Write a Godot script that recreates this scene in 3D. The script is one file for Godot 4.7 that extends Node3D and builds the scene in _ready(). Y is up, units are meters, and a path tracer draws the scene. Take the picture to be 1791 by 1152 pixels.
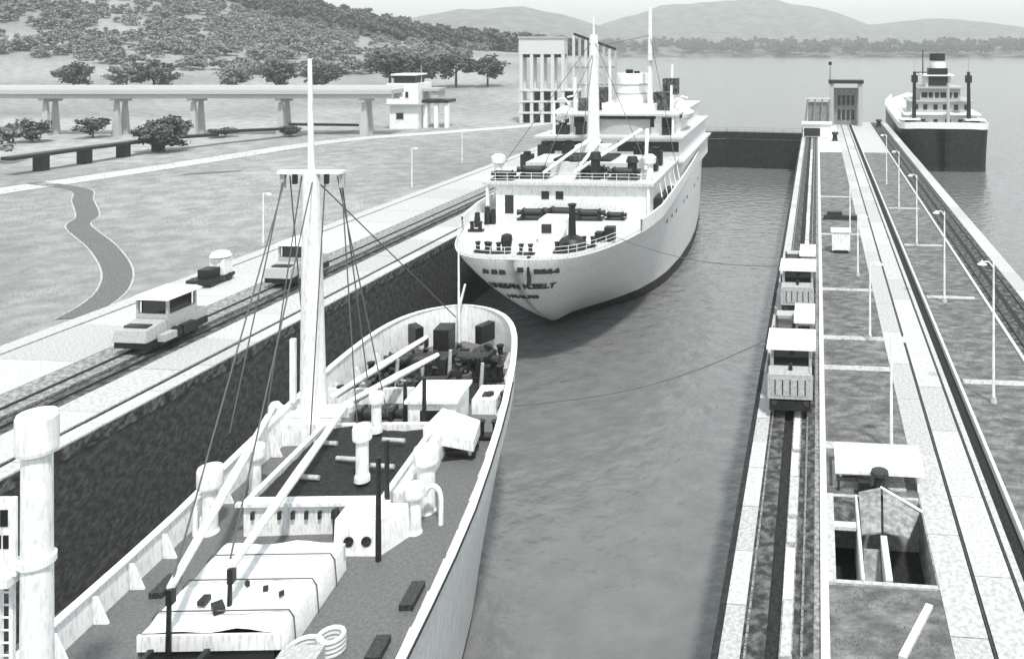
extends Node3D
# A lock on a ship canal: a light-hulled coaster and a white motor ship in the left chamber, the middle wall on the right.
# x runs right, -z runs along the lock away from the camera; y = 0 is the top of the lock walls.

const WATER := -8.0
const DATUM := -5.0   # height that the ships' own measures start from
var M := {}
var used := {}
var rng := RandomNumberGenerator.new()

# ------------------------------------------------------------------ mesh builder
class B:
	var s := SurfaceTool.new()
	func _init():
		s.begin(Mesh.PRIMITIVE_TRIANGLES)
		s.set_smooth_group(-1)
	func tri(a: Vector3, b: Vector3, c: Vector3):
		s.add_vertex(a); s.add_vertex(b); s.add_vertex(c)
	func quad(a: Vector3, b: Vector3, c: Vector3, d: Vector3):
		tri(a, b, c); tri(a, c, d)
	func hexa(p: Array):  # p[0..3] bottom, p[4..7] top, both anticlockwise from above
		quad(p[4], p[7], p[6], p[5])
		quad(p[0], p[1], p[2], p[3])
		for i in 4:
			var j: int = (i + 1) % 4
			quad(p[i], p[i + 4], p[j + 4], p[j])
	func box(c: Vector3, z: Vector3, r := Basis()):
		var h := z * 0.5
		var p := []
		for y in [-1, 1]:
			for q in [[-1, 1], [1, 1], [1, -1], [-1, -1]]:
				p.append(c + r * Vector3(h.x * q[0], h.y * y, h.z * q[1]))
		hexa(p)
	func span(a: Vector3, b: Vector3):
		box((a + b) * 0.5, (b - a).abs())
	func tube(a: Vector3, b: Vector3, ra: float, rb: float, n := 10):
		var d := (b - a).normalized()
		var u := d.cross(Vector3.UP if absf(d.y) < 0.95 else Vector3.RIGHT).normalized()
		var w := d.cross(u)
		for i in n:
			var t0 := TAU * i / n
			var t1 := TAU * (i + 1) / n
			var e0 := u * cos(t0) + w * sin(t0)
			var e1 := u * cos(t1) + w * sin(t1)
			s.set_smooth_group(0)
			quad(a + e0 * ra, a + e1 * ra, b + e1 * rb, b + e0 * rb)
			s.set_smooth_group(-1)
			tri(b, b + e0 * rb, b + e1 * rb); tri(a, a + e1 * ra, a + e0 * ra)
	func lathe(c: Vector3, prof: Array, n := 16, sx := 1.0, sz := 1.0):
		for k in prof.size() - 1:
			s.set_smooth_group(k + 1)
			for i in n:
				var t0 := TAU * i / n
				var t1 := TAU * (i + 1) / n
				var r0: float = prof[k][0]
				var r1: float = prof[k + 1][0]
				var y0: float = prof[k][1]
				var y1: float = prof[k + 1][1]
				quad(c + Vector3(cos(t0) * r0 * sx, y0, sin(t0) * r0 * sz), c + Vector3(cos(t0) * r1 * sx, y1, sin(t0) * r1 * sz),
					c + Vector3(cos(t1) * r1 * sx, y1, sin(t1) * r1 * sz), c + Vector3(cos(t1) * r0 * sx, y0, sin(t1) * r0 * sz))
		s.set_smooth_group(-1)
	func path(pts: Array, r: float, n := 8):
		for i in pts.size() - 1:
			tube(pts[i], pts[i + 1], r, r, n)
	func grid(g: Array, smooth := true):  # rows of points
		s.set_smooth_group(0 if smooth else -1)
		for i in g.size() - 1:
			for j in g[i].size() - 1:
				quad(g[i][j], g[i][j + 1], g[i + 1][j + 1], g[i + 1][j])
		s.set_smooth_group(-1)
	func mesh() -> ArrayMesh:
		s.generate_normals()
		return s.commit()

# ------------------------------------------------------------------ naming
func numbered(called: String) -> String:
	if not used.has(called):
		used[called] = 0
		return called
	used[called] += 1
	return "%s_%03d" % [called, used[called]]

func obj(called: String, b, m: Material, parent: Node = null) -> MeshInstance3D:
	var o := MeshInstance3D.new()
	o.mesh = b.mesh() if b is B else b
	o.material_override = m
	if parent == null or parent == self:
		o.name = numbered(called)
		add_child(o)
	else:
		o.name = called
		parent.add_child(o, true)
	return o

func tag(o: Node, label: String, category: String, group := ""):
	o.set_meta("label", label)
	o.set_meta("category", category)
	if group: o.set_meta("group", group)

func thing(called: String, label: String, category: String, at := Vector3.ZERO, turn := 0.0, group := "") -> Node3D:
	var o := Node3D.new()
	o.name = numbered(called)
	add_child(o)
	o.position = at
	o.rotation.y = turn
	tag(o, label, category, group)
	return o

func struct(called: String, b, m: Material) -> MeshInstance3D:
	var o := obj(called, b, m)
	o.set_meta("kind", "structure")
	return o

func dup(o: Node3D, called: String, label: String, at: Vector3, turn := 0.0) -> Node3D:
	var r: Node3D = o.duplicate()
	r.name = numbered(called)
	add_child(r)
	r.position = at
	r.rotation.y = turn
	r.set_meta("label", label)
	return r

# ------------------------------------------------------------------ materials
func noise_image(seed_: int, freq: float, lo: float, hi: float, gain := 1.0, size := 512, octaves := 5, bias := 0.0) -> Image:
	var n := FastNoiseLite.new()
	n.seed = seed_
	n.noise_type = FastNoiseLite.TYPE_SIMPLEX_SMOOTH
	n.frequency = freq
	n.fractal_octaves = octaves
	n.fractal_gain = 0.6
	var src := n.get_seamless_image(size, size)
	src.convert(Image.FORMAT_RGB8)
	var data := src.get_data()
	for i in range(0, data.size(), 3):
		var v := clampf((data[i] / 255.0 - 0.5) * gain + 0.5 + bias, 0.0, 1.0)
		var q := int(255.0 * lerpf(lo, hi, v))
		data[i] = q; data[i + 1] = q; data[i + 2] = q
	var img := Image.create_from_data(size, size, false, Image.FORMAT_RGB8, data)
	img.generate_mipmaps()
	return img

func tex(img: Image) -> ImageTexture:
	return ImageTexture.create_from_image(img)

func normal_tex(seed_: int, freq: float, strength: float, size := 512, octaves := 4) -> ImageTexture:
	var n := FastNoiseLite.new()
	n.seed = seed_
	n.noise_type = FastNoiseLite.TYPE_SIMPLEX_SMOOTH
	n.frequency = freq
	n.fractal_octaves = octaves
	var src := n.get_seamless_image(size, size)
	src.convert(Image.FORMAT_RGBA8)
	src.bump_map_to_normal_map(strength)
	src.generate_mipmaps()
	return tex(src)

var T := {}
func mat(grey: float, rough: float, pattern := "", scale_ := 0.2, world := false, relief := "", relief_depth := 1.0) -> StandardMaterial3D:
	var m := StandardMaterial3D.new()
	m.albedo_color = Color(grey * 0.985, grey, grey * 1.0).linear_to_srgb()
	m.roughness = rough
	if pattern != "":
		m.albedo_texture = T[pattern]
	if relief != "":
		m.normal_enabled = true
		m.normal_texture = T[relief]
		m.normal_scale = relief_depth
	if pattern != "" or relief != "":
		m.uv1_triplanar = true
		m.uv1_world_triplanar = world
		m.uv1_scale = Vector3.ONE * scale_
	return m

func make_materials():
	T.grain = tex(noise_image(3, 0.05, 0.80, 1.0, 1.6, 512, 7))
	T.meadow = tex(noise_image(53, 0.012, 0.84, 1.0, 1.8, 1024, 8))
	T.blotch = tex(noise_image(11, 0.02, 0.66, 1.0, 2.0, 512, 6))
	T.strong = tex(noise_image(17, 0.02, 0.45, 1.0, 2.2, 512, 6))
	T.turf = tex(noise_image(23, 0.012, 0.66, 1.0, 1.7, 1024, 8))
	T.streak = tex(noise_image(61, 0.02, 0.84, 1.0, 2.6, 512, 6, 0.5))
	T.paint = tex(noise_image(29, 0.02, 0.93, 1.0, 2.0))
	T.steel = tex(noise_image(31, 0.02, 0.45, 1.0, 2.2))
	T.waves = tex(noise_image(37, 0.01, 0.92, 1.0, 1.8, 1024))
	T.bump = normal_tex(41, 0.03, 6.0)
	T.ripple = normal_tex(43, 0.012, 9.0, 1024, 5)
	M.white = mat(0.86, 0.45, "streak", 0.3)
	M.white.uv1_scale = Vector3(0.5, 0.1, 0.5)
	M.hullwhite = mat(0.88, 0.4, "streak", 0.3)
	M.hullwhite.uv1_scale = Vector3(0.35, 0.06, 0.35)
	M.engine = mat(0.42, 0.5, "steel", 0.35)
	M.engine.albedo_texture = T.streak
	M.cream = mat(0.62, 0.5, "paint", 0.2)
	M.palegrey = mat(0.50, 0.55, "grain", 0.2)
	M.deck = mat(0.15, 0.55, "grain", 0.2)
	M.deckwhite = mat(0.66, 0.6, "grain", 0.12)
	M.dark = mat(0.02, 0.5, "steel", 0.5)
	M.black = mat(0.018, 0.6)
	M.boot = mat(0.04, 0.55, "steel", 0.12)
	M.blackhull = mat(0.02, 0.45, "steel", 0.08)
	M.tarp = mat(0.022, 0.8, "strong", 0.35, false, "bump", 0.6)
	M.whitetarp = mat(0.78, 0.8, "paint", 0.3, false, "bump", 0.5)
	M.glass = mat(0.02, 0.08)
	M.machine = mat(0.05, 0.5, "steel", 0.7)
	M.rope = mat(0.10, 0.9)
	M.conc = mat(0.55, 0.9, "grain", 0.13, true, "bump", 0.4)
	M.concb = mat(0.50, 0.9, "grain", 0.19, true, "bump", 0.4)
	M.concc = mat(0.60, 0.9, "grain", 0.17, true, "bump", 0.4)
	M.concmid = mat(0.36, 0.9, "blotch", 0.23, true, "bump", 0.5)
	M.concdark = mat(0.13, 0.9, "strong", 0.14, true, "bump", 0.5)
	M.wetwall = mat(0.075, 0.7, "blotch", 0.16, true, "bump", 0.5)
	M.slot = mat(0.022, 0.85, "steel", 0.4, true)
	M.kerb = mat(0.72, 0.85, "grain", 0.2, true)
	M.rail = mat(0.30, 0.4, "steel", 0.8, true)
	M.darkrail = mat(0.05, 0.45, "steel", 0.8, true)
	M.turf = mat(0.22, 0.95, "turf", 0.06, true, "bump", 0.9)
	M.turf.uv1_scale = Vector3(0.05, 0.05, 0.085)
	M.field = mat(0.50, 0.95, "turf", 0.014, true, "bump", 0.7)
	M.asphalt = mat(0.15, 0.9, "grain", 0.15, true)
	M.road = mat(0.62, 0.9, "grain", 0.05, true)
	M.bark = mat(0.08, 0.9)
	M.leaf = mat(0.085, 0.7)
	M.leaf.backlight_enabled = true
	M.leaf.backlight = Color(0.06, 0.06, 0.06)
	M.leafpale = mat(0.20, 0.7)
	M.leafpale.backlight_enabled = true
	M.leafpale.backlight = Color(0.08, 0.08, 0.08)
	M.leafhazed = mat(0.22, 0.8)  # hill foliage, its colour paled to paint in distance haze
	M.leafhazed.backlight_enabled = true
	M.leafhazed.backlight = Color(0.2, 0.2, 0.2)
	M.straw = mat(0.36, 0.85)
	M.hill = mat(0.20, 1.0, "strong", 0.0025, true)
	M.farhill = mat(0.17, 1.0, "strong", 0.0012, true)
	M.water = mat(0.165, 0.16, "waves", 0.034, true, "ripple", 0.45)
	M.ground = mat(0.40, 0.95, "meadow", 0.02, true)
	M.ground.vertex_color_use_as_albedo = true

# ------------------------------------------------------------------ camera, sky, sun
func setup_view():
	var cam := Camera3D.new()
	cam.name = "camera"
	add_child(cam)
	cam.position = Vector3(0, 20, 0)
	cam.rotation.y = atan(155.0 / 1500.0)
	cam.near = 0.5
	cam.far = 12000.0
	cam.keep_aspect = Camera3D.KEEP_HEIGHT
	cam.set_frustum(0.5 * 1152.0 / 1500.0, Vector2(-379.5, -501.0) / 1500.0 * 0.5, 0.5, 12000.0)
	cam.current = true
	var env := Environment.new()
	env.background_mode = Environment.BG_SKY
	var sky := Sky.new()
	var ps := ProceduralSkyMaterial.new()
	ps.sky_top_color = Color(0.80, 0.84, 0.86)
	ps.sky_horizon_color = Color(0.945, 0.955, 0.95)
	ps.sky_curve = 0.25
	ps.ground_horizon_color = Color(0.80, 0.82, 0.82)
	ps.ground_bottom_color = Color(0.5, 0.52, 0.52)
	ps.sun_angle_max = 1.0
	sky.sky_material = ps
	env.sky = sky
	env.tonemap_mode = Environment.TONE_MAPPER_LINEAR
	env.tonemap_exposure = 1.6
	env.fog_enabled = true
	env.fog_density = 0.0003
	env.fog_light_color = Color(0.94, 0.955, 0.95)
	env.sdfgi_enabled = true
	env.ssao_enabled = true
	env.ssil_enabled = true
	var we := WorldEnvironment.new()
	we.name = "world_environment"
	we.environment = env
	add_child(we)
	var sun := DirectionalLight3D.new()
	sun.name = "sun"
	add_child(sun)
	var from := Vector3(0.28, 1.0, 0.50)
	sun.look_at_from_position(from, Vector3.ZERO)
	sun.light_energy = 0.9
	sun.light_angular_distance = 4.0
	sun.light_color = Color(1.0, 0.985, 0.96)
	sun.shadow_enabled = true

# ------------------------------------------------------------------ land and water
func bank_height(x: float, z: float) -> float:
	var h := 0.0
	# wooded hill on the left
	var d := Vector2(x + 780.0, z + 600.0).length()
	h += 132.0 * exp(-pow(d / 335.0, 2.0))
	# gentle rise behind the viaduct
	h += 7.0 * smoothstep(-220.0, -520.0, z)
	h *= smoothstep(-150.0, -330.0, z) if x > -330.0 else 1.0 - (1.0 - smoothstep(-150.0, -330.0, z)) * smoothstep(-520.0, -330.0, x)
	# shore towards the lake
	var shore := -41.0 if z > -225.0 else -41.0 + (z + 225.0) * 0.26
	if z < -225.0:
		h = lerpf(h, -10.0, smoothstep(shore - 26.0, shore + 6.0, x))
	return h

func make_land():
	var b := B.new()
	b.s.set_smooth_group(-1)
	b.quad(Vector3(-5000, WATER, 400), Vector3(-5000, WATER, -7000), Vector3(6000, WATER, -7000), Vector3(6000, WATER, 400))
	struct("lake_water", b, M.water)
	# left bank terrain, with bare and grassy patches
	var xs := []
	var x := -53.6
	while x > -1500.0:
		xs.append(x)
		x -= 5.0 + absf(x + 53.6) * 0.035
	xs.append(-1500.0)
	var xs2 := [-20.0, -26.0, -32.0, -37.0, -41.0, -46.0]
	xs2.append_array(xs)
	var zs := []
	var z := 30.0
	while z > -1760.0:
		zs.append(z)
		z -= 5.0 + maxf(0.0, -z - 100.0) * 0.02
	zs.append(-1760.0)
	var patch := FastNoiseLite.new()
	patch.seed = 5
	patch.frequency = 0.012
	patch.fractal_octaves = 4
	var st := SurfaceTool.new()
	st.begin(Mesh.PRIMITIVE_TRIANGLES)
	st.set_smooth_group(0)
	for i in zs.size() - 1:
		for j in xs2.size() - 1:
			var q := []
			for k in [[i, j], [i + 1, j], [i + 1, j + 1], [i, j + 1]]:
				var px: float = xs2[k[1]]
				var pz: float = zs[k[0]]
				q.append(Vector3(px, bank_height(px, pz) - 0.02, pz))
			if q[0].x > -53.0 and q[1].z > -230.0: continue
			for k in [0, 2, 1, 0, 3, 2]:
				var v: Vector3 = q[k]
				var n := patch.get_noise_2d(v.x, v.z)
				var g := 0.78 + 0.35 * n
				# sandy open ground under the viaduct
				var sand := smoothstep(-108.0, -118.0, v.x) * smoothstep(-122.0, -132.0, v.z) * (1.0 - smoothstep(-190.0, -215.0, v.z))
				g = lerpf(g, 1.25, sand * 0.8)
				st.set_color(Color(g, g, g))
				st.add_vertex(v)
	st.generate_normals()
	struct("left_bank_ground", st.commit(), M.ground)
	# far shore of the lake
	var g := []
	var fn := FastNoiseLite.new()
	fn.seed = 9
	fn.frequency = 0.003
	for i in 12:
		var row := []
		for j in 90:
			var fx := -2600.0 + j * 65.0
			var fz := -1680.0 - i * 90.0 + 60.0 * fn.get_noise_1d(fx)
			var hh := -9.5 if i == 0 else -3.0 + 16.0 * (1.0 - exp(-i * 0.5)) + 16.0 * fn.get_noise_2d(fx, fz)
			row.append(Vector3(fx, hh, fz))
		g.append(row)
	b = B.new()
	b.grid(g)
	struct("far_shore_ground", b, M.hill)
	# distant hills
	hill("distant_hill", Vector3(-1330, 0, -3450), 178.0, Vector2(430, 420), 21)
	hill("distant_hill", Vector3(-420, 0, -4500), 262.0, Vector2(640, 600), 22)
	hill("distant_hill", Vector3(560, 0, -4400), 150.0, Vector2(600, 500), 24)
	hill("distant_hill", Vector3(-2350, 0, -3300), 120.0, Vector2(600, 400), 23)

func hill(called: String, c: Vector3, h: float, r: Vector2, seed_: int):
	var fn := FastNoiseLite.new()
	fn.seed = seed_
	fn.frequency = 0.0022
	fn.fractal_octaves = 5
	var g := []
	for i in 41:
		var row := []
		for j in 41:
			var u := (j - 20) / 20.0
			var v := (i - 20) / 20.0
			var e := exp(-(u * u + v * v) * 3.2)
			var y := h * (e - 0.04) + h * 0.16 * fn.get_noise_2d(u * r.x * 2.4 + seed_ * 99.0, v * r.y * 2.4) * sqrt(e)
			row.append(c + Vector3(u * r.x * 2.4, y - 6.0, v * r.y * 2.4))
		g.append(row)
	var b := B.new()
	b.grid(g)
	struct(called, b, M.farhill)

# ------------------------------------------------------------------ lock walls
func strip(parent: Node, called: String, x0: float, x1: float, top: float, m: Material, z0 := 12.0, z1 := -218.0, bottom := -2.3):
	var b := B.new()
	b.span(Vector3(x0, bottom, z0), Vector3(x1, top, z1))
	return obj(called, b, m, parent)

func slabs(parent: Node, called: String, x0: float, x1: float, top: float, z0 := 12.0, z1 := -218.0, bottom := -2.3, length := 6.0):
	var bed := B.new()
	bed.span(Vector3(x0, bottom, z0), Vector3(x1, top - 0.09, z1))
	obj("bedding", bed, M.concdark, parent)
	var z := z0
	while z > z1 + 0.5:
		var l := minf(length * rng.randf_range(0.85, 1.15), z - z1)
		var b := B.new()
		var t := top + rng.randf_range(-0.012, 0.012)
		b.span(Vector3(x0 + 0.012, top - 0.095, z - 0.025), Vector3(x1 - 0.012, t, z - l + 0.025))
		obj(called, b, [M.conc, M.concb, M.concc][rng.randi() % 3], parent)
		z -= l

func make_middle_wall():
	rng.seed = 70
	var w := thing("middle_lock_wall", "long concrete wall with rail tracks and lawns between the two channels", "lock wall")
	var b := B.new()
	b.span(Vector3(-3.4, -12, 12), Vector3(17.15, -2.2, -218))
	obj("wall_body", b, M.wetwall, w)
	strip(w, "edge_dark_strip", -3.45, -3.22, 0.10, M.slot)  # narrow dark strip along the chamber edge
	slabs(w, "coping_slab", -3.22, -2.5, 0.06, 12.0, -218.0, -2.3, 3.0)
	strip(w, "track_bed", -2.5, -1.72, 0.0, M.concdark)
	strip(w, "rack_slot", -1.72, -1.26, -0.16, M.slot)
	strip(w, "track_bed", -1.26, -0.82, 0.0, M.concmid)
	strip(w, "track_bed", -0.82, -0.12, 0.0, M.concdark)
	strip(w, "gutter", -0.12, 0.12, -0.05, M.concmid)
	strip(w, "kerb", 0.12, 0.42, 0.14, M.kerb)
	for rx in [-2.36, -0.52]:
		strip(w, "rail", rx - 0.045, rx + 0.045, 0.13, M.rail, 12.0, -200.0, -0.01)
	var zz := 11.0
	rng.seed = 77
	while zz > -160.0:
		var l := rng.randf_range(1.6, 4.2)
		var bb := B.new()
		bb.span(Vector3(-1.24 + rng.randf_range(0, 0.05), -0.02, zz), Vector3(-0.84 - rng.randf_range(0, 0.06), 0.05, zz - l))
		obj("slab", bb, M.kerb if rng.randf() > 0.35 else M.conc, w)
		zz -= l + rng.randf_range(0.08, 0.5)
	# first lawn, with the opening of the machinery pit left out of it
	strip(w, "lawn", 0.42, 4.45, 0.0, M.turf, 12.0, -31.9)
	strip(w, "lawn", 0.42, 4.45, 0.0, M.turf, -38.2, -158.0)
	strip(w, "pit_rim", 0.42, 0.70, 0.10, M.conc, -31.9, -38.2)
	strip(w, "pit_rim", 4.40, 4.45, 0.04, M.concmid, -31.9, -38.2)
	slabs(w, "paving_slab", 4.45, 5.72, 0.03)
	strip(w, "rail_groove", 5.72, 5.86, -0.08, M.slot)
	slabs(w, "paving_slab", 5.86, 7.22, 0.03)
	strip(w, "rail_groove", 7.22, 7.36, -0.08, M.slot)
	strip(w, "paved_strip", 7.36, 7.62, 0.03, M.conc)
	strip(w, "cable_trench", 7.62, 8.22, -0.25, M.slot)
	strip(w, "kerb", 8.22, 8.38, 0.12, M.kerb)
	for rx in [5.79, 7.29]:
		strip(w, "rail", rx - 0.04, rx + 0.04, 0.02, M.darkrail, 12.0, -158.0, -0.2)
	strip(w, "lawn", 8.38, 12.85, 0.0, M.turf, 12.0, -158.0)
	strip(w, "kerb", 12.85, 13.05, 0.14, M.kerb)
	strip(w, "track_bed", 13.05, 15.9, 0.0, M.concdark)
	strip(w, "rack_slot", 14.2, 14.62, 0.012, M.slot, 12.0, -200.0, -0.05)
	for rx in [13.55, 15.4]:
		strip(w, "rail", rx - 0.045, rx + 0.045, 0.12, M.darkrail, 12.0, -200.0, -0.01)
	slabs(w, "coping_slab", 15.9, 17.2, 0.06)
	strip(w, "apron", 0.42, 4.45, 0.05, M.kerb, -158.0, -218.0)
	strip(w, "apron", 8.38, 12.85, 0.05, M.conc, -158.0, -218.0)
	for z in [-42.6, -52.9, -58.3, -69.8, -90.0, -112.0]:
		strip(w, "cross_path", 0.42, 4.45, 0.02, M.conc, z, z - 0.75, -0.05)
	for z in [-51.5, -68.5, -86.0, -105.0]:
		strip(w, "cross_path", 8.6, 12.3, 0.02, M.conc, z, z - 0.7, -0.05)

func make_grass():
	var gr := RandomNumberGenerator.new()
	gr.seed = 91
	var b := B.new()
	for k in 5:
		var a := TAU * k / 5.0
		var d := Vector3(cos(a), 0, sin(a))
		var w := Vector3(-d.z, 0, d.x) * 0.012
		b.tri(d * 0.03 - w, d * 0.12 + Vector3(0, 1.0, 0), d * 0.03 + w)
	var clump := FastNoiseLite.new()
	clump.seed = 71
	clump.frequency = 0.35
	var xf := []
	while xf.size() < 26000:
		var x := gr.randf_range(0.46, 4.4) if gr.randf() < 0.5 else gr.randf_range(8.42, 12.8)
		var z := -24.0 - 70.0 * pow(gr.randf(), 1.3)
		if x < 4.5 and z < -31.8 and z > -38.3: continue
		if clump.get_noise_2d(x, z * 2.0) < gr.randf_range(-0.3, 0.35): continue
		var s := gr.randf_range(0.05, 0.13)
		xf.append(Transform3D(Basis(Vector3.UP, gr.randf() * TAU).scaled(Vector3(s * 2.6, s, s * 2.6)), Vector3(x, 0.0, z)))
	var tuft := b.mesh()
	grass_stuff("lawn_grass", "short tufted grass on the two lawns of the middle wall", tuft, xf, M.leafpale)
	xf = []
	while xf.size() < 42000:
		var x := -54.0 - 62.0 * gr.randf()
		var z := -42.0 - 130.0 * pow(gr.randf(), 1.2)
		if clump.get_noise_2d(x * 0.25, z * 0.5) < gr.randf_range(-0.35, 0.45): continue
		var s := gr.randf_range(0.08, 0.26)
		xf.append(Transform3D(Basis(Vector3.UP, gr.randf() * TAU).scaled(Vector3(s * 3.2, s, s * 3.2)), Vector3(x, 0.0, z)))
	grass_stuff("bank_grass", "rough tufted grass on the open field of the left bank", tuft, xf, M.straw)

func grass_stuff(called: String, label: String, m: Mesh, xf: Array, leaf: Material):
	var mm := MultiMesh.new()
	mm.transform_format = MultiMesh.TRANSFORM_3D
	mm.mesh = m
	mm.instance_count = xf.size()
	for i in xf.size():
		mm.set_instance_transform(i, xf[i])
	var o := MultiMeshInstance3D.new()
	o.name = numbered(called)
	o.multimesh = mm
	o.material_override = leaf
	add_child(o)
	tag(o, label, "grass")
	o.set_meta("kind", "stuff")

func make_side_wall():
	var w := thing("side_lock_wall", "weathered concrete quay wall with pale coping along the grassy left bank", "lock wall")
	var b := B.new()
	b.span(Vector3(-37.15, -12, 12), Vector3(-53.6, -0.6, -225))
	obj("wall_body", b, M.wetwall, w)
	slabs(w, "coping_slab", -38.15, -37.1, 0.10, 12.0, -225.0, -0.65, 4.0)
	strip(w, "cable_groove", -38.15, -38.6, -0.12, M.slot, 12.0, -225.0, -0.65)
	slabs(w, "paving_slab", -41.4, -38.6, 0.05, 12.0, -225.0, -0.65)
	strip(w, "track_bed", -41.4, -43.0, 0.0, M.concdark, 12.0, -225.0, -0.65)
	strip(w, "rack_slot", -43.0, -43.45, -0.15, M.slot, 12.0, -225.0, -0.65)
	strip(w, "track_bed", -43.45, -46.2, 0.0, M.concmid, 12.0, -225.0, -0.65)
	slabs(w, "paving_slab", -52.0, -46.2, 0.03, 12.0, -225.0, -0.65, 7.0)
	strip(w, "rail_groove", -52.0, -52.25, -0.12, M.slot, 12.0, -225.0, -0.65)
	strip(w, "kerb", -52.25, -53.6, 0.04, M.conc, 12.0, -225.0, -0.65)
	for rx in [-42.2, -44.3]:
		strip(w, "rail", rx - 0.05, rx + 0.05, 0.13, M.darkrail, 12.0, -225.0, -0.01)

# ------------------------------------------------------------------ left bank
func ribbon(pts: Array, width: float, y: float) -> B:
	var c := Curve3D.new()
	for i in pts.size():
		var p := Vector3(pts[i][0], 0, pts[i][1])
		var a := Vector3(pts[maxi(i - 1, 0)][0], 0, pts[maxi(i - 1, 0)][1])
		var e := Vector3(pts[mini(i + 1, pts.size() - 1)][0], 0, pts[mini(i + 1, pts.size() - 1)][1])
		var t := (e - a) * 0.17
		c.add_point(p, -t, t)
	var b := B.new()
	var n := int(c.get_baked_length() / 1.5)
	var g := []
	for i in n + 1:
		var o := c.get_baked_length() * i / n
		var p := c.sample_baked(o)
		var q := c.sample_baked(minf(o + 0.4, c.get_baked_length()))
		var r := c.sample_baked(maxf(o - 0.4, 0.0))
		var d := (q - r).normalized()
		var s := Vector3(-d.z, 0, d.x) * width * 0.5
		var up := Vector3(0, bank_height(p.x, p.z) + y, 0)
		g.append([p - s + up, p + s + up])
	b.grid(g)
	return b

func lamp_post(label: String, at: Vector3, h: float, side: float):
	var t := thing("lamp_post", label, "lamp post", at, 0.0, "lamp posts beside the lock")
	var b := B.new()
	b.tube(Vector3(0, 0.25, 0), Vector3(0, h, 0), 0.085, 0.05, 8)
	obj("pole", b, M.white, t)
	b = B.new()
	b.lathe(Vector3.ZERO, [[0.0, 0.35], [0.12, 0.35], [0.2, 0.1], [0.22, 0.0], [0.0, 0.0]], 10)
	obj("base", b, M.palegrey, t)
	b = B.new()
	b.path([Vector3(0, h - 0.3, 0), Vector3(side * 0.25, h + 0.02, 0), Vector3(side * 0.5, h + 0.02, 0)], 0.04, 6)
	obj("bracket", b, M.white, t)
	b = B.new()
	b.lathe(Vector3(side * 0.62, h - 0.12, 0), [[0.0, 0.2], [0.06, 0.19], [0.1, 0.1], [0.27, 0.0], [0.25, -0.03], [0.0, 0.02]], 12)
	obj("reflector", b, M.white, t)

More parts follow.
